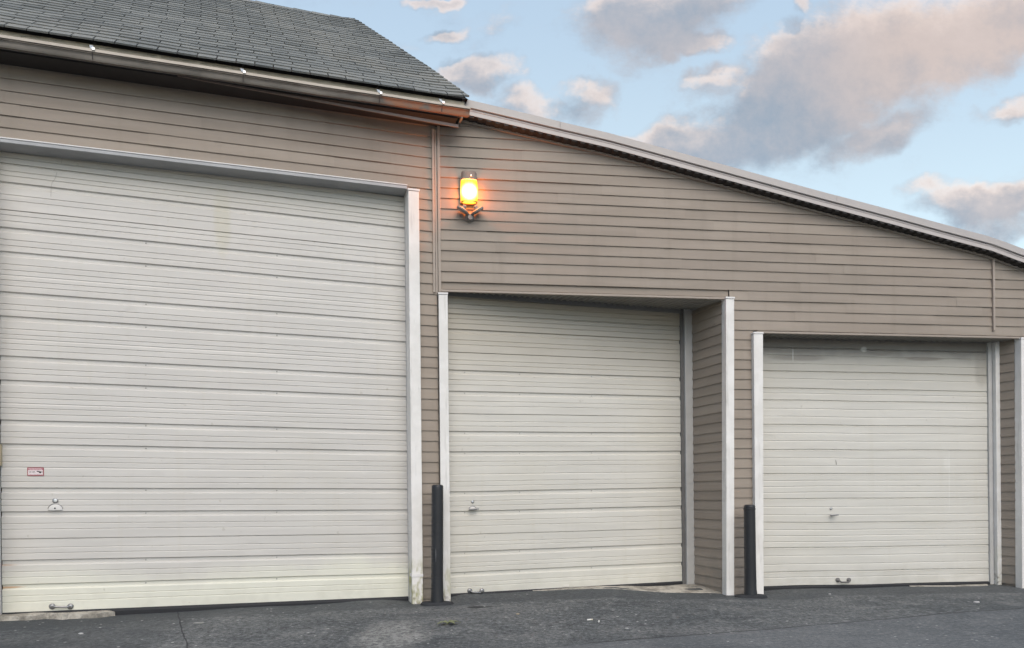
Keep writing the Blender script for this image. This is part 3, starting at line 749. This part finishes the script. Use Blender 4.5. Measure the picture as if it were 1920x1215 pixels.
M_d2 = m_door('ivory_steel_door', D2, (.61,.588,.53), lambda n: [
    (n.math('MULTIPLY', n.ss(n.xyz()[2], .55, .15), .35), (.66,.65,.56)),  # cream tint growing towards the bottom
    (n.math('MULTIPLY', n.ss(n.math('ADD', n.xyz()[2], n.math('MULTIPLY', n.streaks(D2, 1.2, 1), .5)), 2.35, 3.35), .75), (.37,.33,.26))])  # tan dirt at the top, with the recess shade painted in
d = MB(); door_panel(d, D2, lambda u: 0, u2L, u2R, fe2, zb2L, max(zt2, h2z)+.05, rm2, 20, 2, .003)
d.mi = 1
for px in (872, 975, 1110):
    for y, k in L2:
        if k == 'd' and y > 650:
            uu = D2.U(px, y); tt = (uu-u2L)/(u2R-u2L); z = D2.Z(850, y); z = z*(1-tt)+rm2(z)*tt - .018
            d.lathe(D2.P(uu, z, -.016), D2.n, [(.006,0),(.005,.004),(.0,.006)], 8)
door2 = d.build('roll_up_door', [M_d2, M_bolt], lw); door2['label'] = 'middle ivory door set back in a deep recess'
s = MB(); s.grid([[D2.P(u2L+(u2R-u2L)*i/20, (zb2L*(1-i/20)+rm2(zb2L)*i/20)+dz, o) for i in range(21)] for dz, o in ((-.10,.010),(-.012,.014),(.004,.006),(.004,-.03))])
s.build('bottom_seal', M_dark, door2)
lock(D2, 0, 886, 940.5, 953, .017, .042, door2, bar=(878,896,954.5))
lift_handle(D2, 0, 880, 904, 1107.5, door2, .014)
pl = MB(); u, z = D2.uz(1061, 1098); pl.fbox(D2, u-.038, u+.038, z-.012, z+.012, -.002, .004); pl.build('maker_plate', m_paint('plate_ivory', (.66,.64,.58), .4), door2, bevel=.003)
# jamb and track at the right of door 2
j = MB(); j.fbox(D2, u2R+.045, u2J, -.1, zt2+.02, -.03, .045); j.build('door_jamb', M_jamb, lw, bevel=.006)
j = MB(); j.fbox(D2, u2R+.002, u2R+.042, -.1, zt2+.03, -.03, .018); j.build('door_track', M_inner, lw, bevel=.003)
# recess side wall: from jamb corner to the back of the right post
cA = D2.P(u2J+.002, 0, .02); cB = B.P(B.U(1358, 900, -.05), 0, -.05)
Sd = Frame(0, 0, 0); Sd.o = cA.copy(); v = (cB-cA); L = v.length; Sd.u = v.normalized(); Sd.n = Vector((Sd.u.y, -Sd.u.x, 0))
if Sd.n.dot(Vector((-1,0,0))) < 0: Sd.n = -Sd.n
zs2 = Sd.Z(1325, 1010) 
w = MB(); siding(w, Sd, -.06+.02, h2z+.02, lambda z: [(0, L)], False)
w.build('recess_side_wall', M_sid, lw)
w = MB(); w.fbox(Sd, -.05, L+.02, -.1, h2z+.03, -.05, -.008); w.build('recess_wall_core', M_sid2, lw)
# ribbed ceiling of the recess, hung just above header height
def ceiling(fr, a, b_, depthpts, z, zback, name):
    """ribs run front to back; depthpts: function u-> (front point xy, back point xy)"""
    mb = MB(); n = int((b_-a)/.075); rows = [[], []]
    for i in range(n*6+1):
        u = a + (b_-a)*i/(n*6); ph = (i % 6)
        dz = (0, 0, -.004, -.016, -.016, -.004)[ph]
        f, k = depthpts(u)
        rows[0].append(Vector((f.x, f.y, z+dz+.014))); rows[1].append(Vector((k.x, k.y, zback+dz+.014)))
    mb.grid(rows)
    return mb.build(name, M_sof, lw)
ua, ub = u2a+.03, u2b-.03
ceiling(B, ua, ub, lambda u: (B.P(u, 0, .02), D2.P(D2.U(845,900)-.05 + (u2J+.06-D2.U(845,900))*(u-ua)/(ub-ua), 0, .0)), h2z, zt2+.01, 'recess_ceiling')
# dark head rail behind the corrugation
j = MB(); j.fbox(D2, u2L, u2J, zt2-.03, zt2+.05, -.02, .018); j.build('door_head_rail', m_paint('head_rail_paint', (.24,.235,.22), .5), lw, bevel=.004)
# sill slab of recess 2
def slab(name, pts, h=.012, top=.0, AMP=.018):
    b = MB(); P_ = []
    for i in range(len(pts)):
        p, q = pts[i], pts[(i+1) % len(pts)]; n = max(1, int((q-p).length/.06))
        for k in range(n):
            r = p.lerp(q, k/n); r = r + Vector((noise.noise(r*9), noise.noise(r*9+Vector((5,5,5))), 0))*AMP
            P_.append(r)
    T = [Vector((p.x, p.y, gzz(p.x, p.y)+h+top+(AMP-.018)*.9*noise.noise(p*11))) for p in P_]; Bt = [t - Vector((0,0,.06)) for t in T]
    b.face(*T); b.grid([Bt+[Bt[0]], T+[T[0]]])
    o = b.build(name, M_conc); o['kind'] = 'structure'; return o
gpt = lambda x, y: Vector(ground_pt(x, y, .05))
slab('concrete_apron', [gpt(1000,1112), gpt(1110,1110), gpt(1185,1110), gpt(1335,1106), Vector((cB.x, cB.y, 0)), Vector((cA.x+.05, cA.y+.05, 0)), D2.P(D2.U(990), 0, -.05)], .006)
slab('concrete_threshold', [A.P(uL1-.02, 0, -.02), A.P(A.U(120,1150,-.05), 0, -.03), A.P(A.U(196,1150,-.06), 0, -.06), A.P(A.U(215,1150,-.1), 0, -.12), A.P(A.U(180,1150,-.2), 0, -.2), A.P(uL1-.02, 0, -.2)], .045, AMP=.05)
slab('concrete_apron', [B.P(B.U(1705,1098,-.22), 0, -.20), B.P(B.U(1850,1092,-.18), 0, -.16), B.P(B.U(1850,1092,-.3), 0, -.3), B.P(B.U(1705,1098,-.3), 0, -.32)], .006)

# ---- door 3
OF3 = -.27
u3L = B.U(1420, 900, OF3); u3R = B.U(1852, 880, OF3)
zb3 = B.Z(1434, 1099, OF3); 
L3 = [(650.5,'J'),(664.5,'s'),(680.5,'s'),(694,'J'),(708,'s'),(726.4,'J'),(736,'s'),(749,'J'),(765,'s'),(780,'s'),(795.3,'J'),(811,'s'),(826,'s'),(842.4,'J'),(858.6,'s'),(873,'s'),
 (888,'J'),(901,'s'),(911.8,'s'),(923,'s'),(934.7,'J'),(950,'s'),(965.5,'s'),(979.5,'J'),(993.5,'s'),(1004.7,'s'),(1016,'s'),(1027,'J'),(1042.5,'s'),(1058.5,'s'),(1072.7,'J'),(1083.6,'s')]
fe3 = [(B.Z(1434, y, OF3), k) for y, k in L3]
z3 = lambda l, r: (B.Z(1434, l, OF3), B.Z(1848, r, OF3))
RM3 = [z3(1099,1090), z3(979.5,976), z3(888,887), z3(795.3,799), z3(694,703.5), z3(650.5,660)]
rm3 = lambda z: z + (RM3[0][1]-RM3[0][0]) if z <= RM3[0][0] else (z + (RM3[-1][1]-RM3[-1][0]) if z >= RM3[-1][0] else interp(z, RM3))
def st3(n):
    r = [(n.math('MULTIPLY', n.ss(n.xyz()[2], B.Z(1640,770,OF3), B.Z(1640,660,OF3)), .6), (.40,.375,.31)),  # tan dirt towards the top, with shade under the recess ceiling painted in
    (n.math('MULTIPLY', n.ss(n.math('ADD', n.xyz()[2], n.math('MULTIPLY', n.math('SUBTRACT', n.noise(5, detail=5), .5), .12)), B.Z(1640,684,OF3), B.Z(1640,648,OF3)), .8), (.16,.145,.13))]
    for px, py, ru, rz, k in ((1500,671,.42,.045,.6),(1650,660,.22,.05,.7),(1730,673,.30,.03,.7),(1790,660,.10,.05,.5),(1480,655,.5,.05,.6),(1840,690,.12,.25,.4)):
        r.append((n.math('MULTIPLY', n.blot(B, B.U(px,py,OF3), B.Z(px,py,OF3), ru, rz, .5, 5), k), (.26,.235,.20)))
    for px, py, ru, rz, k in ((1487,665,.008,.10,.6),(1620,655,.05,.04,.7),(1780,900,.012,.45,.35),(1775,870,.05,.10,.3)):
        r.append((n.math('MULTIPLY', n.blot(B, B.U(px,py,OF3), B.Z(px,py,OF3), ru, rz, .3, 8), k), (.68,.67,.62)))
    return r
M_d3 = m_door('cream_wood_door', B, (.612,.592,.535), st3, .5)
d = MB(); door_panel(d, B, lambda u: OF3, u3L, u3R, fe3, zb3, h3z+.03, rm3, 26, 3, .006)
door3 = d.build('roll_up_door', M_d3, lw); door3['label'] = 'smallest cream door at right with grime along its top'
s = MB(); s.grid([[B.P(u3L+(u3R-u3L)*i/26, (zb3*(1-i/26)+rm3(zb3)*i/26)+dz+(.008*noise.noise(Vector((i*.4,0,0))) if dz > -.05 else 0), OF3+o) for i in range(27)] for dz, o in ((-.10,.012),(-.018,.018),(-.004,.010),(-.004,-.03))])
s.build('bottom_seal', M_dark, door3)
lock(B, OF3, 1558, 953.5, 0, .014, 0, door3, bar=(1553,1569,965.5))
lift_handle(B, OF3, 1570, 1592, 1087.5, door3, .022, M_inner)
b = MB(); b.tube([B.P(*B.uz(1567, 862, OF3), OF3+.001), B.P(*B.uz(1568, 871, OF3), OF3+.001)], [.002,.004], 6); b.build('scrape_mark', m_paint('dark_scuff', (.15,.14,.13), .7), door3)
# jambs and recess of door 3
uJ = B.U(1878, 880, -.19)
j = MB(); j.fbox(B, u3R+.004, u3R+.055, -.1, h3z+.01, OF3-.02, OF3+.02); j.build('door_stop', M_jamb, lw, bevel=.004)
j = MB(); j.fbox(B, u3R+.060, uJ, -.1, h3z+.01, OF3-.02, OF3+.07); j.build('door_jamb', m_post('flaking_jamb_paint', .25), lw, bevel=.005)
S3 = Frame(0, 0, 0); a3 = B.P(uJ+.003, 0, OF3+.05); b3 = B.P(u3b-.02, 0, -.045)
S3.o = a3.copy(); v = b3-a3; L3_ = v.length; S3.u = v.normalized(); S3.n = Vector((S3.u.y, -S3.u.x, 0))
if S3.n.x > 0: S3.n = -S3.n
w = MB(); siding(w, S3, .02, h3z+.01, lambda z: [(0, L3_)], False); w.build('recess_side_wall', M_sid, lw)
w = MB(); w.fbox(S3, -.05, L3_, -.1, h3z+.02, -.05, -.008); w.build('recess_wall_core', M_sid2, lw)
w = MB(); w.fbox(S3, -.012, .010, -.1, h3z, .0, .022); w.build('recess_trim', M_trim, lw)
ceiling(B, u3a+.03, u3b+.05, lambda u: (B.P(u, 0, .02), B.P(u, 0, OF3-.02)), h3z, h3z, 'recess_ceiling')
# closing walls behind the left posts
w = MB(); w.fbox(B, u2a+.0, u2a+.03, -.1, h2z+.02, -.40, -.055); w.build('recess_left_wall', M_trim, lw)
w = MB(); w.fbox(B, u3a+.0, u3a+.03, -.1, h3z+.02, -.40, -.055); w.build('recess_left_wall', M_trim, lw)

# ================================================================== lamp
lx, lz = B.uz(880, 356, .10)
wl = empty('wall_lamp', B.P(lx, lz, 0), 'lit yellow globe wall lamp with grey cap mounted on the taupe siding', 'lamp')
def ring(cx, z, w_, d_, o, seg=28):     # superellipse section standing on the wall
    pts = []
    for k in range(seg):
        a = 2*math.pi*k/seg; ca, sa = math.cos(a), math.sin(a)
        pts.append(B.P(cx + math.copysign(abs(ca)**.7, ca)*w_/2, z, o + math.copysign(abs(sa)**.7, sa)*d_/2))
    return pts
LO = .075
b = MB(); zz = B.Z(880, 378, .12)
zt1, zl0, zl1 = B.Z(880,319,.12), B.Z(880,376.5,.12), B.Z(880,336,.12)
Wd = B.U(896, 350, .12) - B.U(863, 350, .12)
prof = [(0,zl1+.002),(.90,zl1+.002),(.94,zl1+.010),(.90,zl1+.03),(.88,zt1-.015),(.82,zt1-.003),(0,zt1)]
b.grid([ring(lx, z, Wd*k, .10*k, LO) for k, z in prof], True)
b.build('lamp_cap', m_paint('lamp_grey_metal', (.25,.195,.16), .5, .2, 20), wl, bevel=0)
b = MB(); b.fbox(B, lx-Wd*.50, lx+Wd*.36, zl0+.005, zt1-.02, .006, .034); b.build('back_plate', m_paint('lamp_back_metal', (.30,.26,.23), .5), wl, bevel=.006)
b = MB(); b.fbox(B, lx+.01, lx+.024, zl1+.03, zl1+.05, LO+.035, LO+.055); b.build('photocell', M_zinc, wl, bevel=.003)
n = NT('glowing_lens'); z_ = n.xyz()[2]
em = n.N.new('ShaderNodeEmission')
bc = B.P(lx, zl0+.10, LO+.04)
dv = n.N.new('ShaderNodeVectorMath'); dv.operation = 'DISTANCE'; n.link(n.geo.outputs['Position'], dv.inputs[0]); dv.inputs[1].default_value = bc
hot = n.ss(dv.outputs['Value'], .115, .040)
ribs = n.math('MULTIPLY', n.math('SINE', n.math('MULTIPLY', n.along(B), 420)), .12)
hot2 = n.math('ADD', hot, n.math('MULTIPLY', ribs, n.math('SUBTRACT', 1.0, hot)), clamp=True)
n.link(n.mix(hot2, (1.0,.62,.03), (1.0,.88,.50)), em.inputs['Color'])
n.link(n.math('ADD', n.math('MULTIPLY', hot2, 2.2), 1.0), em.inputs['Strength'])
tr = n.N.new('ShaderNodeBsdfTransparent'); tr.inputs[0].default_value = (1.0,.62,.30,1)
ad = n.N.new('ShaderNodeMixShader'); ad.inputs[0].default_value = .85
n.link(tr.outputs[0], ad.inputs[1]); n.link(em.outputs[0], ad.inputs[2]); n.link(ad.outputs[0], n.N['Material Output'].inputs['Surface'])
b = MB(); prof = [(0,zl0+.0),(.80,zl0+.002),(.93,zl0+.012),(.97,zl0+.05),(1.0,zl0+.12),(.97,zl0+.18),(.92,zl1-.006),(.86,zl1)]
b.grid([ring(lx, z, Wd*k, .10*k, LO) for k, z in prof], True)
b.build('lamp_lens', n.mat, wl, smooth=True)
b = MB(); b.grid([ring(lx, z, Wd*k, .10*k, LO) for k, z in ((.78,zl0-.003),(.90,zl0-.003),(.93,zl0+.004),(.85,zl0+.005))], True)
b.build('lens_rim', m_paint('amber_rim', (.45,.30,.10), .4), wl)
ld = bpy.data.lights.new('lamp_bulb', 'POINT'); ld.energy = 50; ld.color = (1, .35, .10); ld.shadow_soft_size = .05
lo = bpy.data.objects.new('lamp_bulb', ld); C.objects.link(lo); lo.parent = wl; lo.matrix_parent_inverse = wl.matrix_world.inverted()
lo.location = B.P(lx, zl0+.10, LO+.02)
# twin flood light below it
fx, fz = B.uz(881, 404, .05)
sl_ = empty('flood_light', B.P(fx, fz, 0), 'small unlit twin head flood light just under the glowing wall lamp', 'light')
M_fl = m_paint('flood_grey_plastic', (.24,.22,.20), .5)
b = MB(); b.lathe(B.P(fx, fz-.005, .012), B.n, [(.05,0),(.05,.012),(.036,.03),(.02,.05),(0,.055)], 20); b.build('mount', M_fl, sl_, smooth=False)
b = MB(); b.tube([B.P(fx, fz-.02, .03), B.P(fx+.004, fz-.02, .07)], [.03,.028], 14); b.build('motion_sensor', M_fl, sl_, smooth=False)
for sgn in (-1, 1):
    c0 = B.P(fx+sgn*.078, fz+.040, .085)
    dirn = (B.u*(sgn*-.45) + Vector((0,0,.75)) + B.n*-.15).normalized()   # axis of the round head, opening upward and outward
    dirn = (Vector((0,0,.82)) + B.u*(-sgn*.50) + B.n*.18).normalized()
    b = MB(); b.lathe(c0, dirn, [(0,-.016),(.058,-.016),(.068,-.008),(.068,.008),(.054,.014),(0,.014)], 24)
    hd = b.build('lamp_head', M_fl, sl_)
    b = MB(); b.lathe(c0+dirn*.012, dirn, [(.026,0),(.022,.035),(.018,.042),(0,.044)], 14); b.build('head_back', M_fl, hd)
    b = MB(); b.lathe(c0-dirn*.0135, -dirn, [(.042,0),(.040,.003),(0,.005)], 20); b.build('head_glass', m_paint('frosted_glass', (.45,.43,.40), .25), hd)
    b = MB(); b.tube([B.P(fx, fz-.005, .05), B.P(fx+sgn*.02, fz+.01, .07), c0-B.u*sgn*.02], .012, 10); b.build('swivel_arm', M_fl, sl_)

# ================================================================== bollards
def bollard(cx_px, base_py, top_py, wpx, label, ring_=False, k=0):
    p = ground_pt(cx_px, base_py); p.z = gzz(p.x, p.y)
    for _ in range(3):
        p = ground_pt(cx_px, base_py, gzz(p.x, p.y))
    D = p.y; r = wpx/2/F*D
    zt = CAMZ + ray(cx_px, top_py).z*D
    e = empty('bollard', p, label, 'bollard', 'black bollards between the garage doors')
    h = zt-p.z
    up_ = Vector((.012 if not ring_ else -.002, 0, 1)).normalized()
    b = MB(); pr = [(r*1.16,-.02),(r*1.13,.045),(r*1.04,.09),(r*1.0,.30),(r*.98,h-.055)]
    if ring_: pr += [(r*.98,h-.056),(r*1.03,h-.054),(r*1.03,h-.040),(r*.97,h-.036)]
    pr += [(r*.98,h-.022),(r*.93,h-.010),(r*.80,h-.003),(r*.5,h),(0,h+.001)]
    b.lathe(p, up_, pr, 36); po = b.build('post_sleeve', M_black, e, smooth=True)
    po.modifiers.new('crease', 'EDGE_SPLIT').split_angle = R(40)
    if not ring_:
        sc = MB(); q = p + Vector((-.004, -r*1.0, .44)); sc.tube([q, q+Vector((.002,.0,.07)), q+Vector((.001,.001,.13))], [.001,.0022,.001], 6); sc.build('scuff_mark', m_paint('scuffed_plastic', (.22,.22,.22), .6), po)
    b = MB(); n = 40
    # low flattened asphalt/steel collar at the foot
    rad = lambda a: r*(2.3 + .35*math.cos(2*a) + .25*noise.noise(Vector((math.cos(a), math.sin(a), k*3))))
    rows = [[p + Vector((math.cos(2*math.pi*i/n)*rad(2*math.pi*i/n)*q*1.1, math.sin(2*math.pi*i/n)*rad(2*math.pi*i/n)*q*.8, hh)) for i in range(n)] for q, hh in ((1.0,-.03),(.97,.012),(.88,.028),(.3,.034))]
    b.grid(rows, True); b.build('base_collar', M_collar, e, smooth=True)
bollard(819.8, 1134, 908.5, 22.5, 'taller black bollard between the biggest door and the recessed middle door', False, 0)
bollard(1407.3, 1120, 946, 21.5, 'shorter black bollard with domed cap beside the rightmost door', True, 1)

# ================================================================== small things on the ground
def at_ground(px, py):
    p = ground_pt(px, py)
    for _ in range(4): p = ground_pt(px, py, gzz(p.x, p.y))
    return p
p = at_ground(840, 1172); lf = empty('fallen_leaf', p, 'green forked leaf lying on the asphalt below the left bollard', 'leaf')
b = MB()
for ang, ln in ((.25, .11), (3.6, .10), (.9, .10), (-.5, .07), (2.7, .07)):
    c, s_ = math.cos(ang), math.sin(ang); rows = []
    for t in range(7):
        q = t/6; wd = .024*math.sin(math.pi*min(1, q*.95+.05)); hz = .014+.02*math.sin(q*3)
        rows.append([p+Vector((c*ln*q - s_*wd, s_*ln*q + c*wd, hz)), p+Vector((c*ln*q, s_*ln*q, hz-.004)), p+Vector((c*ln*q + s_*wd, s_*ln*q - c*wd, hz))])
    b.grid(rows)
b.build('leaf_blade', m_paint('leaf_green', (.24,.26,.13), .6, .4, 30), lf)
b = MB(); b.tube([p+Vector((0,0,.014)), p+Vector((-.03,-.03,.006))], .0015, 6); b.build('leaf_stalk', m_paint('stalk_green', (.16,.17,.07), .6), lf)
M_butt = m_paint('white_paper', (.75,.74,.70), .6)
for nm, px, py, ang, ln, lab, cat in (('cigarette_butt', 1106, 1163.5, .25, .05, 'white cigarette butt lying flat on the asphalt, left of the other', 'butt'),
                                  ('cigarette_butt', 1123, 1166.5, 1.4, .04, 'white cigarette butt pointing at the camera, right of the other', 'butt')):
    p = at_ground(px, py); v = Vector((math.cos(ang), math.sin(ang), 0))*ln/2
    e = empty(nm, p, lab, cat, 'cigarette butts on the asphalt')
    b = MB(); b.tube([p-v+Vector((0,0,.008)), p+v*.3+Vector((0,0,.008))], .0065, 10); b.build('paper', M_butt, e, smooth=False)
    b = MB(); b.tube([p+v*.31+Vector((0,0,.008)), p+v+Vector((0,0,.008))], .0063, 10); b.build('filter', m_paint('filter_cream', (.66,.60,.48), .7), e)
def pebble(px, py, r, col, label, sq=.5, nm='pebble', cat='stone', flat=.35):
    p = at_ground(px, py); b = MB(); n = 14; rows = []
    sx = 1.0; seed = px
    for j in range(8):
        th = math.pi*j/7
        rows.append([p+Vector((math.sin(th)*math.cos(2*math.pi*i/n)*r, math.sin(th)*math.sin(2*math.pi*i/n)*r*sq, math.cos(th)*r*flat + r*flat*.7))*1.0 +
             Vector((1,1,0))*(.25*r*noise.noise(Vector((math.cos(2*math.pi*i/n)*1.5, math.sin(2*math.pi*i/n)*1.5+seed, th)))) for i in range(n)])
    b.grid(rows, True); o = b.build(nm, m_paint(nm+'_surface', col, .7, .2, 40), smooth=True); o['label'] = label; o['category'] = cat; return o
pebble(372, 1169, .050, (.34,.34,.32), 'flat pale grey stone chip on the asphalt in front of the biggest door', .45, flat=.12)
pebble(152, 1189, .020, (.50,.50,.49), 'small white stone chip near the bottom left corner of the asphalt', .6)
pebble(971, 1152, .018, (.36,.31,.23), 'small tan stone on the asphalt in front of the middle door', .8)
pebble(1831, 1130.5, .032, (.48,.47,.46), 'white stone chip on the asphalt in front of the rightmost door', .5)
pebble(1556, 1114.5, .016, (.48,.47,.45), 'tiny pale stone by the foot of the rightmost door', .7)
pebble(1175, 1179, .016, (.45,.45,.44), 'small grey stone right of the cigarette butts', .8)

# ================================================================== world
SUN_EL, SUN_AZ = R(45), R(165)     # azimuth of the sun measured clockwise from +Y
W = bpy.data.worlds.new('World'); bpy.context.scene.world = W; W.use_nodes = True
t = W.node_tree; N, Lk = t.nodes, t.links; N.clear()
class WN(NT):
    def __init__(s, tree): s.t = tree; s.N = tree.nodes; s.L = tree.links
grp = bpy.data.node_groups.new('cloud_density', 'ShaderNodeTree')
grp.interface.new_socket('Vector', in_out='INPUT', socket_type='NodeSocketVector')
grp.interface.new_socket('Density', in_out='OUTPUT', socket_type='NodeSocketFloat')
g = WN(grp); gi = g.N.new('NodeGroupInput'); gout = g.N.new('NodeGroupOutput')
sep = g.N.new('ShaderNodeSeparateXYZ'); g.link(gi.outputs[0], sep.inputs[0])
X0, Z0 = sep.outputs[0], sep.outputs[2]
n1 = g.noise(3.2, gi.outputs[0], 6, .6); 
mp = g.vec((1,1,1), gi.outputs[0], (5.2,1.3,3.7)); n2 = g.noise(3.2, mp, 6, .6)
X = g.math('ADD', X0, g.math('MULTIPLY', g.math('SUBTRACT', n1, .5), .27))
Z = g.math('ADD', Z0, g.math('MULTIPLY', g.math('SUBTRACT', n2, .5), .17))
BL = [(1500,190,330,85,-28,1.0),(1290,240,130,38,-18,.75),(1660,110,250,95,-12,1.0),(1350,270,210,55,-20,.95),(1640,245,130,50,-25,.85),(1830,60,170,90,-15,.95),(1330,300,120,40,-10,.7),
      (1215,45,140,60,-8,.9),(1330,10,110,40,-5,.75),(1160,100,90,35,10,.5),(900,150,75,30,-2,.8),(1100,190,75,35,-18,.75),(980,205,90,25,5,.55),(840,74,45,13,-5,.6),
      (1335,158,65,28,-12,.7),(1320,86,55,18,-8,.75),(1512,18,22,22,0,.6),(1185,256,48,14,0,.6),(1860,215,90,20,-8,.6),(1880,390,170,36,-8,.85),(1720,380,70,18,-12,.5),(1890,430,110,30,0,.6),
      (700,48,34,14,30,.7),(830,4,45,12,5,.6),(960,62,35,22,-10,.35),(740,80,60,25,10,.3),(1420,240,60,40,0,.6)]
dens = None
for (cx, cy, rx, rz, rot, wt) in BL:
    cX, cZ = (cx-HX)/F, (HY-cy)/F; a, b_ = rx/F*1.35, rz/F*1.5; th = R(-rot)
    dx = g.math('SUBTRACT', X, cX); dz = g.math('SUBTRACT', Z, cZ)
    p1 = g.math('ADD', g.math('MULTIPLY', dx, math.cos(th)/a), g.math('MULTIPLY', dz, math.sin(th)/a))
    p2 = g.math('SUBTRACT', g.math('MULTIPLY', dz, math.cos(th)/b_), g.math('MULTIPLY', dx, math.sin(th)/b_))
    r2 = g.math('ADD', g.math('MULTIPLY', p1, p1), g.math('MULTIPLY', p2, p2))
    v = g.math('MULTIPLY', g.math('SUBTRACT', 1.0, r2, clamp=True), wt*.9)
    dens = v if dens is None else g.math('SMOOTH_MAX', dens, v, .12)
n3 = g.noise(6.0, g.vec((1,1,1.5), gi.outputs[0]), 8, .62)
dens = g.math('ADD', dens, g.math('MULTIPLY', g.math('SUBTRACT', n3, .53), 1.35))
n4 = g.noise(17, g.vec((1,1,1.8), gi.outputs[0], (3,1,2)), 6, .65)
dens = g.math('ADD', dens, g.math('MULTIPLY', g.math('SUBTRACT', n4, .5), .45))
g.link(dens, gout.inputs[0])

w = WN(t); tc = N.new('ShaderNodeTexCoord'); sp = N.new('ShaderNodeSeparateXYZ'); Lk.new(tc.outputs['Generated'], sp.inputs[0])
yy = w.math('MAXIMUM', sp.outputs[1], .12)
cb = N.new('ShaderNodeCombineXYZ'); Lk.new(w.math('DIVIDE', sp.outputs[0], yy), cb.inputs[0]); Lk.new(w.math('DIVIDE', sp.outputs[2], yy), cb.inputs[2])
def cd(vec):
    q = N.new('ShaderNodeGroup'); q.node_tree = grp; Lk.new(vec, q.inputs[0]); return q.outputs[0]
D0 = cd(cb.outputs[0])
sh = N.new('ShaderNodeVectorMath'); sh.operation = 'ADD'; Lk.new(cb.outputs[0], sh.inputs[0]); sh.inputs[1].default_value = (.012, 0, .030)
D1 = cd(sh.outputs[0])
mask = w.ss(D0, .04, .62)
lit = w.math('MULTIPLY', w.ss(w.math('SUBTRACT', D0, D1), .02, .45), w.ss(D0, .85, .30))
sky = N.new('ShaderNodeTexSky'); sky.sky_type = 'NISHITA'; sky.sun_disc = False
sky.sun_elevation = SUN_EL; sky.sun_rotation = SUN_AZ; sky.air_density = 1.0; sky.dust_density = 1.0; sky.ozone_density = 1.2
SKY_S = .10; EXPO = .75
zz_ = w.ss(w.math('DIVIDE', sp.outputs[2], yy), .30, .72)
veil = w.mix(zz_, (2.4, 2.5, 1.6), (1.95, 2.25, 2.05))
veil = w.mix(w.math('MULTIPLY', w.ss(sp.outputs[1], -.3, .35), w.ss(sp.outputs[2], -.05, .05)), (0, 0, 0), veil)
skc = w.mix(1.0, sky.outputs[0], veil, 'ADD')
# clouds (in sky units)
elev = w.ss(w.math('DIVIDE', sp.outputs[2], yy), .28, .66)
right = w.ss(w.math('DIVIDE', sp.outputs[0], yy), .28, .60)
K = 1.0
CL_G = (2.05, 2.5, 3.1); CL_P = (3.9, 3.25, 3.0); CL_L = (5.9, 4.9, 4.35)
pn = w.noise(4.5, cb.outputs[0], 6, .65)
pk = w.math('ADD', w.math('MULTIPLY', w.ss(pn, .36, .64), .55), w.math('SUBTRACT', w.math('MULTIPLY', w.math('MULTIPLY', right, elev), .68), .10), clamp=True)
ccol = w.mix(pk, CL_G, CL_P)
ccol = w.mix(lit, ccol, CL_L)
ccol = w.mix(1.0, ccol, w.math('ADD', .80, w.math('MULTIPLY', w.noise(9, cb.outputs[0], 6, .7), .40)), 'MULTIPLY')
thin = w.ss(D0, .45, .05)
full = w.mix(w.math('MULTIPLY', mask, .92), skc, ccol)
xr = w.math('ABSOLUTE', w.math('SUBTRACT', w.math('DIVIDE', sp.outputs[0], yy), .25))
region = w.math('MULTIPLY', w.ss(xr, 1.3, 1.0), w.math('MULTIPLY', w.ss(w.math('DIVIDE', sp.outputs[2], yy), 1.2, .95), w.ss(sp.outputs[2], .02, .12)))
region = w.math('MULTIPLY', region, w.math('GREATER_THAN', sp.outputs[1], .2))
bgs = N.new('ShaderNodeBackground'); Lk.new(skc, bgs.inputs[0]); bgs.inputs[1].default_value = SKY_S
bgc = N.new('ShaderNodeBackground'); Lk.new(full, bgc.inputs[0]); bgc.inputs[1].default_value = SKY_S
bg = N.new('ShaderNodeMixShader'); Lk.new(region, bg.inputs[0]); Lk.new(bgs.outputs[0], bg.inputs[1]); Lk.new(bgc.outputs[0], bg.inputs[2])
out = N.new('ShaderNodeOutputWorld'); Lk.new(bg.outputs[0], out.inputs[0])

sd = bpy.data.lights.new('sun', 'SUN'); sd.energy = 1.35; sd.angle = R(60); sd.color = (1, .90, .76)
so_ = bpy.data.objects.new('sun', sd); C.objects.link(so_)
EL = SUN_EL
dirv = Vector((math.sin(SUN_AZ)*math.cos(EL), math.cos(SUN_AZ)*math.cos(EL), math.sin(EL)))
so_.rotation_euler = dirv.to_track_quat('Z', 'Y').to_euler()
vs = bpy.context.scene.view_settings
vs.view_transform = 'Standard'; vs.look = 'None'; vs.exposure = EXPO; vs.gamma = 1
cy = bpy.context.scene.cycles; cy.adaptive_threshold = .03; cy.max_bounces = 6; cy.diffuse_bounces = 3; cy.glossy_bounces = 3; cy.transparent_max_bounces = 6
bpy.context.scene.render.resolution_x = 1024; bpy.context.scene.render.resolution_y = 648
